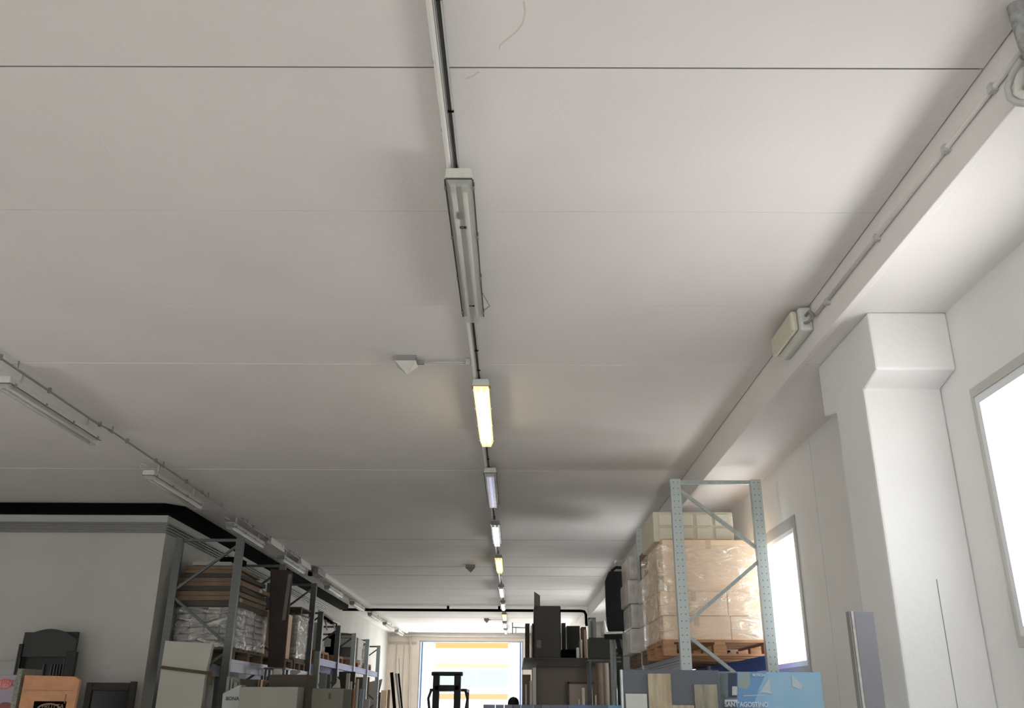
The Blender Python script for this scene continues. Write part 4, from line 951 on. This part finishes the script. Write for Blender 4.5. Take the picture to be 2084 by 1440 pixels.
tile(1273, 1316, 1411, M_T0); tile(1318, 1364, 1370, M_T1); tile(1368, 1412, 1434, M_T1); tile(1412, 1458, 1392, M_T2)
# blue poster panel
bp_ = thing('poster_panel', 'blue poster panel with white sail shapes below the window', 'poster', (1.5, 5.3, 0))
a, b = at(1464, 1366, Y=5.3), at(1670, 1367, Y=5.3)
# dark left portion, blue right portion: one printed face with a noise photo
mp_ = mat('poster_blue', (.22, .42, .60), .35, color2=(.30, .48, .60), scale=3)
MB().box((a.x, 5.3, .02), (b.x, 5.33, a.z)).build('panel', mp_, bp_, bevel=.003)
MB().box((a.x+.1, 5.25, 0), (b.x-.1, 5.5, .02)).build('foot', M_DISP, bp_)
def patch(name, pts, m, k=0):
    MB().prism([(v.x, v.y, v.z) for v in [at(x, y, Y=5.299-.0012*k) for x, y in pts]], (0, .001, 0)).build(name, m, bp_)
M_NAVY = mat('navy_print', (.012, .035, .07), .4); M_DG = mat('dark_photo_print', (.06, .075, .08), .5, color2=(.18, .22, .24), scale=9); M_SAIL = mat('sail_print', (.42, .50, .54), .5); M_OL = mat('olive_print', (.27, .32, .22), .5, color2=(.22, .34, .44), scale=7); M_MB = mat('mid_blue_print', (.13, .28, .50), .45)
patch('dark_print', [(1464, 1367), (1500, 1367), (1500, 1445), (1464, 1445)], M_DG, 1)
patch('navy_print', [(1482, 1369), (1500, 1369), (1500, 1419), (1482, 1419)], M_NAVY, 2)
patch('photo_print', [(1490, 1396), (1500, 1396), (1500, 1414), (1490, 1414)], M_T0, 3)
patch('blue_print', [(1500, 1367), (1560, 1367), (1545, 1400), (1530, 1445), (1500, 1445)], M_MB, 1)
patch('olive_print', [(1502, 1364+3), (1526, 1367), (1527, 1390), (1520, 1402), (1502, 1398)], M_OL, 2)
patch('sail_print', [(1566, 1378), (1568, 1404), (1572, 1412), (1552, 1408), (1545, 1410)], M_SAIL, 2)
patch('sail_print', [(1611, 1373), (1634, 1393), (1630, 1403), (1612, 1396)], M_SAIL, 2)
patch('horizon_print', [(1512, 1414), (1556, 1413), (1556, 1415), (1512, 1416)], M_SAIL, 3)
patch('tagline_print', [(1475, 1423), (1501, 1423), (1501, 1427), (1475, 1427)], mat('white_print', (.52, .60, .68), .5), 4)
M_WP = MATS['white_print']
text('lettering', "SANT'AGOSTINO", at(1475, 1437, Y=5.290), .0345, M_WP, bp_, .001, bold=True, sx_=.89)
text('lettering', 'RITECH', at(1532, 1375.5, Y=5.290), .020, M_WP, bp_, .001, bold=True)
# grey plank by the pillar
gk = thing('grey_plank', 'dark grey plank with a pale edge leaning at the pillar', 'plank', (1.83, 4.7, 0))
Yg = 4.62
a, b, c = at(1721, 1244, Y=Yg), at(1737, 1243, Y=Yg), at(1778, 1245, Y=Yg)
a2, b2, c2 = at(1752, 1440, Y=Yg), at(1762, 1440, Y=Yg), at(1803, 1440, Y=Yg)
def down(p, q): d = q-p; return p+d*((p.z-.01)/(p.z-q.z))
MB().prism([(b.x, Yg, b.z), (c.x, Yg, c.z), tuple(down(c, c2)), tuple(down(b, b2))], (0, .05, 0)).build('board', mat('slate_plank', (.20, .20, .225), .55, var=.08), gk, bevel=.002)
MB().prism([(b.x-.001, Yg, b.z), (b.x-.001, Yg+.05, b.z), tuple(down(b, b2)+Vector((-.001, .05, 0))), tuple(down(b, b2)+Vector((-.001, 0, 0)))], (-.012, 0, 0)).build('pale_edge', mat('plaster_edge', (.50, .48, .45), .8, var=.3, scale=25), gk)
MB().prism([(b.x-.014, Yg+.005, b.z), (b.x-.014, Yg+.05, b.z), tuple(down(b, b2)+Vector((-.014, .05, 0))), tuple(down(b, b2)+Vector((-.014, .005, 0)))], (-.008, 0, 0)).build('back_edge', M_PIPED, gk)
# row of blue-grey display panels at the bottom
cols = [(.12, .13, .20), (.10, .13, .24), (.13, .13, .19), (.07, .10, .13), (.06, .12, .17), (.05, .07, .10), (.08, .12, .16), (.10, .10, .20), (.08, .17, .32), (.07, .15, .25), (.14, .34, .58)]
edges = [983, 1008, 1026, 1044, 1060, 1086, 1102, 1122, 1156, 1204, 1238, 1264]
ze = at(1100, 1433.5, Y=7.5).z
PL = ['leftmost grey-violet display panel in the low row', 'narrow blue display panel second from the left', 'grey-violet panel third in the low row', 'slate panel in front of the dark-haired person', 'teal-grey panel just right of the dark-haired person',
      'narrow near-black panel in the low row', 'slate panel in front of the box room corner', 'violet-blue panel in the low row', 'bright blue panel below the beige door', 'blue panel left of the light blue one', 'light blue panel at the right end of the low row']
for i in range(11):
    xa, xb = at(edges[i], 1434, Y=7.5).x, at(edges[i+1], 1434, Y=7.5).x
    t = thing('display_panel', PL[i], 'display panel', ((xa+xb)/2, 7.5, 0), 'low row of blue display panels')
    MB().box((xa+.002, 7.5, .03), (xb-.002, 7.53, ze)).build('board', mat('panel_paint_%d' % i, cols[i], .4), t, bevel=.002)
    MB().box((xa+.01, 7.42, 0), (xb-.01, 7.62, .03)).build('foot', M_PIPED, t)

# ------------------------------------------------------------------ person behind the low row
pc = at(1045, 1417, Y=17)
pr_ = thing('person', 'person with dark hair seen from behind, standing beyond the low blue panels', 'person', (pc.x, 17, 0))
def skin(name, nodes, edges_, m, parent, sub=2, root=0):
    me = bpy.data.meshes.new(name); o3 = ORIG[parent.name]
    me.from_pydata([tuple(Vector(p)-o3) for p, r in nodes], edges_, []); o = bpy.data.objects.new(name, me); COL.objects.link(o); o.parent = parent; ORIG[o.name] = o3
    md = o.modifiers.new('skin', 'SKIN'); md.use_smooth_shade = True
    if not me.skin_vertices: 
        me.attributes  # created with the modifier below
    return o, md
def body():
    x, y, k = pc.x, 17.0, pc.z/1.75
    N = [((x, y, .98), .15), ((x, y, 1.12), .14), ((x, y-.01, 1.30), .165), ((x, y, 1.44), .13), ((x, y, 1.50), .06), ((x, y+.01, 1.56), .065), ((x, y+.012, 1.62), .075), ((x, y+.01, 1.67), .06),
         ((x-.10, y, .90), .10), ((x-.11, y+.01, .50), .065), ((x-.11, y+.01, .10), .042), ((x-.12, y+.16, .045), .035),
         ((x+.10, y, .90), .10), ((x+.11, y+.01, .50), .065), ((x+.11, y+.01, .10), .042), ((x+.12, y+.16, .045), .035),
         ((x-.19, y, 1.42), .06), ((x-.25, y+.01, 1.13), .045), ((x-.25, y+.05, .88), .032),
         ((x+.19, y, 1.42), .06), ((x+.25, y+.01, 1.13), .045), ((x+.25, y+.05, .88), .032)]
    E_ = [(0, 1), (1, 2), (2, 3), (3, 4), (4, 5), (5, 6), (6, 7), (0, 8), (8, 9), (9, 10), (10, 11), (0, 12), (12, 13), (13, 14), (14, 15), (3, 16), (16, 17), (17, 18), (3, 19), (19, 20), (20, 21)]
    for s, w in ((-1, 18), (1, 21)):       # five fingers a hand
        bx, by, bz = N[w][0]
        for q in range(5):
            i = len(N); off = (q-1.5)*.018 if q < 4 else -.04
            ln = (.075, .085, .08, .065, .05)[q]
            N.append(((bx, by+off, bz-.07), .010 if q < 4 else .011)); N.append(((bx-.012*s, by+off*1.1, bz-.07-ln), .008))
            E_.append((w, i)); E_.append((i, i+1))
    me = bpy.data.meshes.new('body'); o3 = ORIG[pr_.name]
    me.from_pydata([tuple(Vector((p[0], p[1], p[2]*k))-o3) for p, r in N], E_, [])
    o = bpy.data.objects.new('body', me); COL.objects.link(o); o.parent = pr_
    bpy.context.view_layer.objects.active = o
    o.modifiers.new('skin', 'SKIN')
    if not me.skin_vertices:
        with bpy.context.temp_override(object=o, active_object=o): bpy.ops.mesh.customdata_skin_add()
    for i, (p, r) in enumerate(N):
        me.skin_vertices[0].data[i].radius = (r, r*(.72 if i in (1, 2, 3) else 1)); me.skin_vertices[0].data[i].use_root = (i == 0)
    sb = o.modifiers.new('sub', 'SUBSURF'); sb.levels = 2; sb.render_levels = 2
    me.materials.append(mat('dark_clothes_and_skin', (.05, .05, .06), .8))
    return o
body()
hx, hy = pc.x, 17.0
MB().lathe((hx, hy-.012, pc.z-.20), [(.086, -.02), (.100, .04), (.101, .10), (.088, .15), (.055, .185), (.002, .20)], 18).build('hair', mat('dark_hair', (.012, .011, .012), .6), pr_)
MB().lathe((hx, hy+.010, pc.z-.215), [(.03, -.04), (.065, -.02), (.083, .03), (.088, .08), (.08, .12)], 16).build('face', mat('skin', (.45, .28, .2), .6), pr_)
for s in (-1, 1):
    MB().lathe((hx+s*.03, hy+.098, pc.z-.13), [(.001, -.008), (.010, -.004), (.010, .004), (.001, .008)], 8).build('eye', M_BLACK, pr_)
MB().poly([(hx-.012, hy+.09, pc.z-.165), (hx+.012, hy+.09, pc.z-.165), (hx, hy+.092, pc.z-.125), (hx, hy+.112, pc.z-.165)], [(0, 1, 3), (0, 3, 2), (1, 2, 3), (0, 2, 1)]).build('nose', MATS['skin'], pr_)
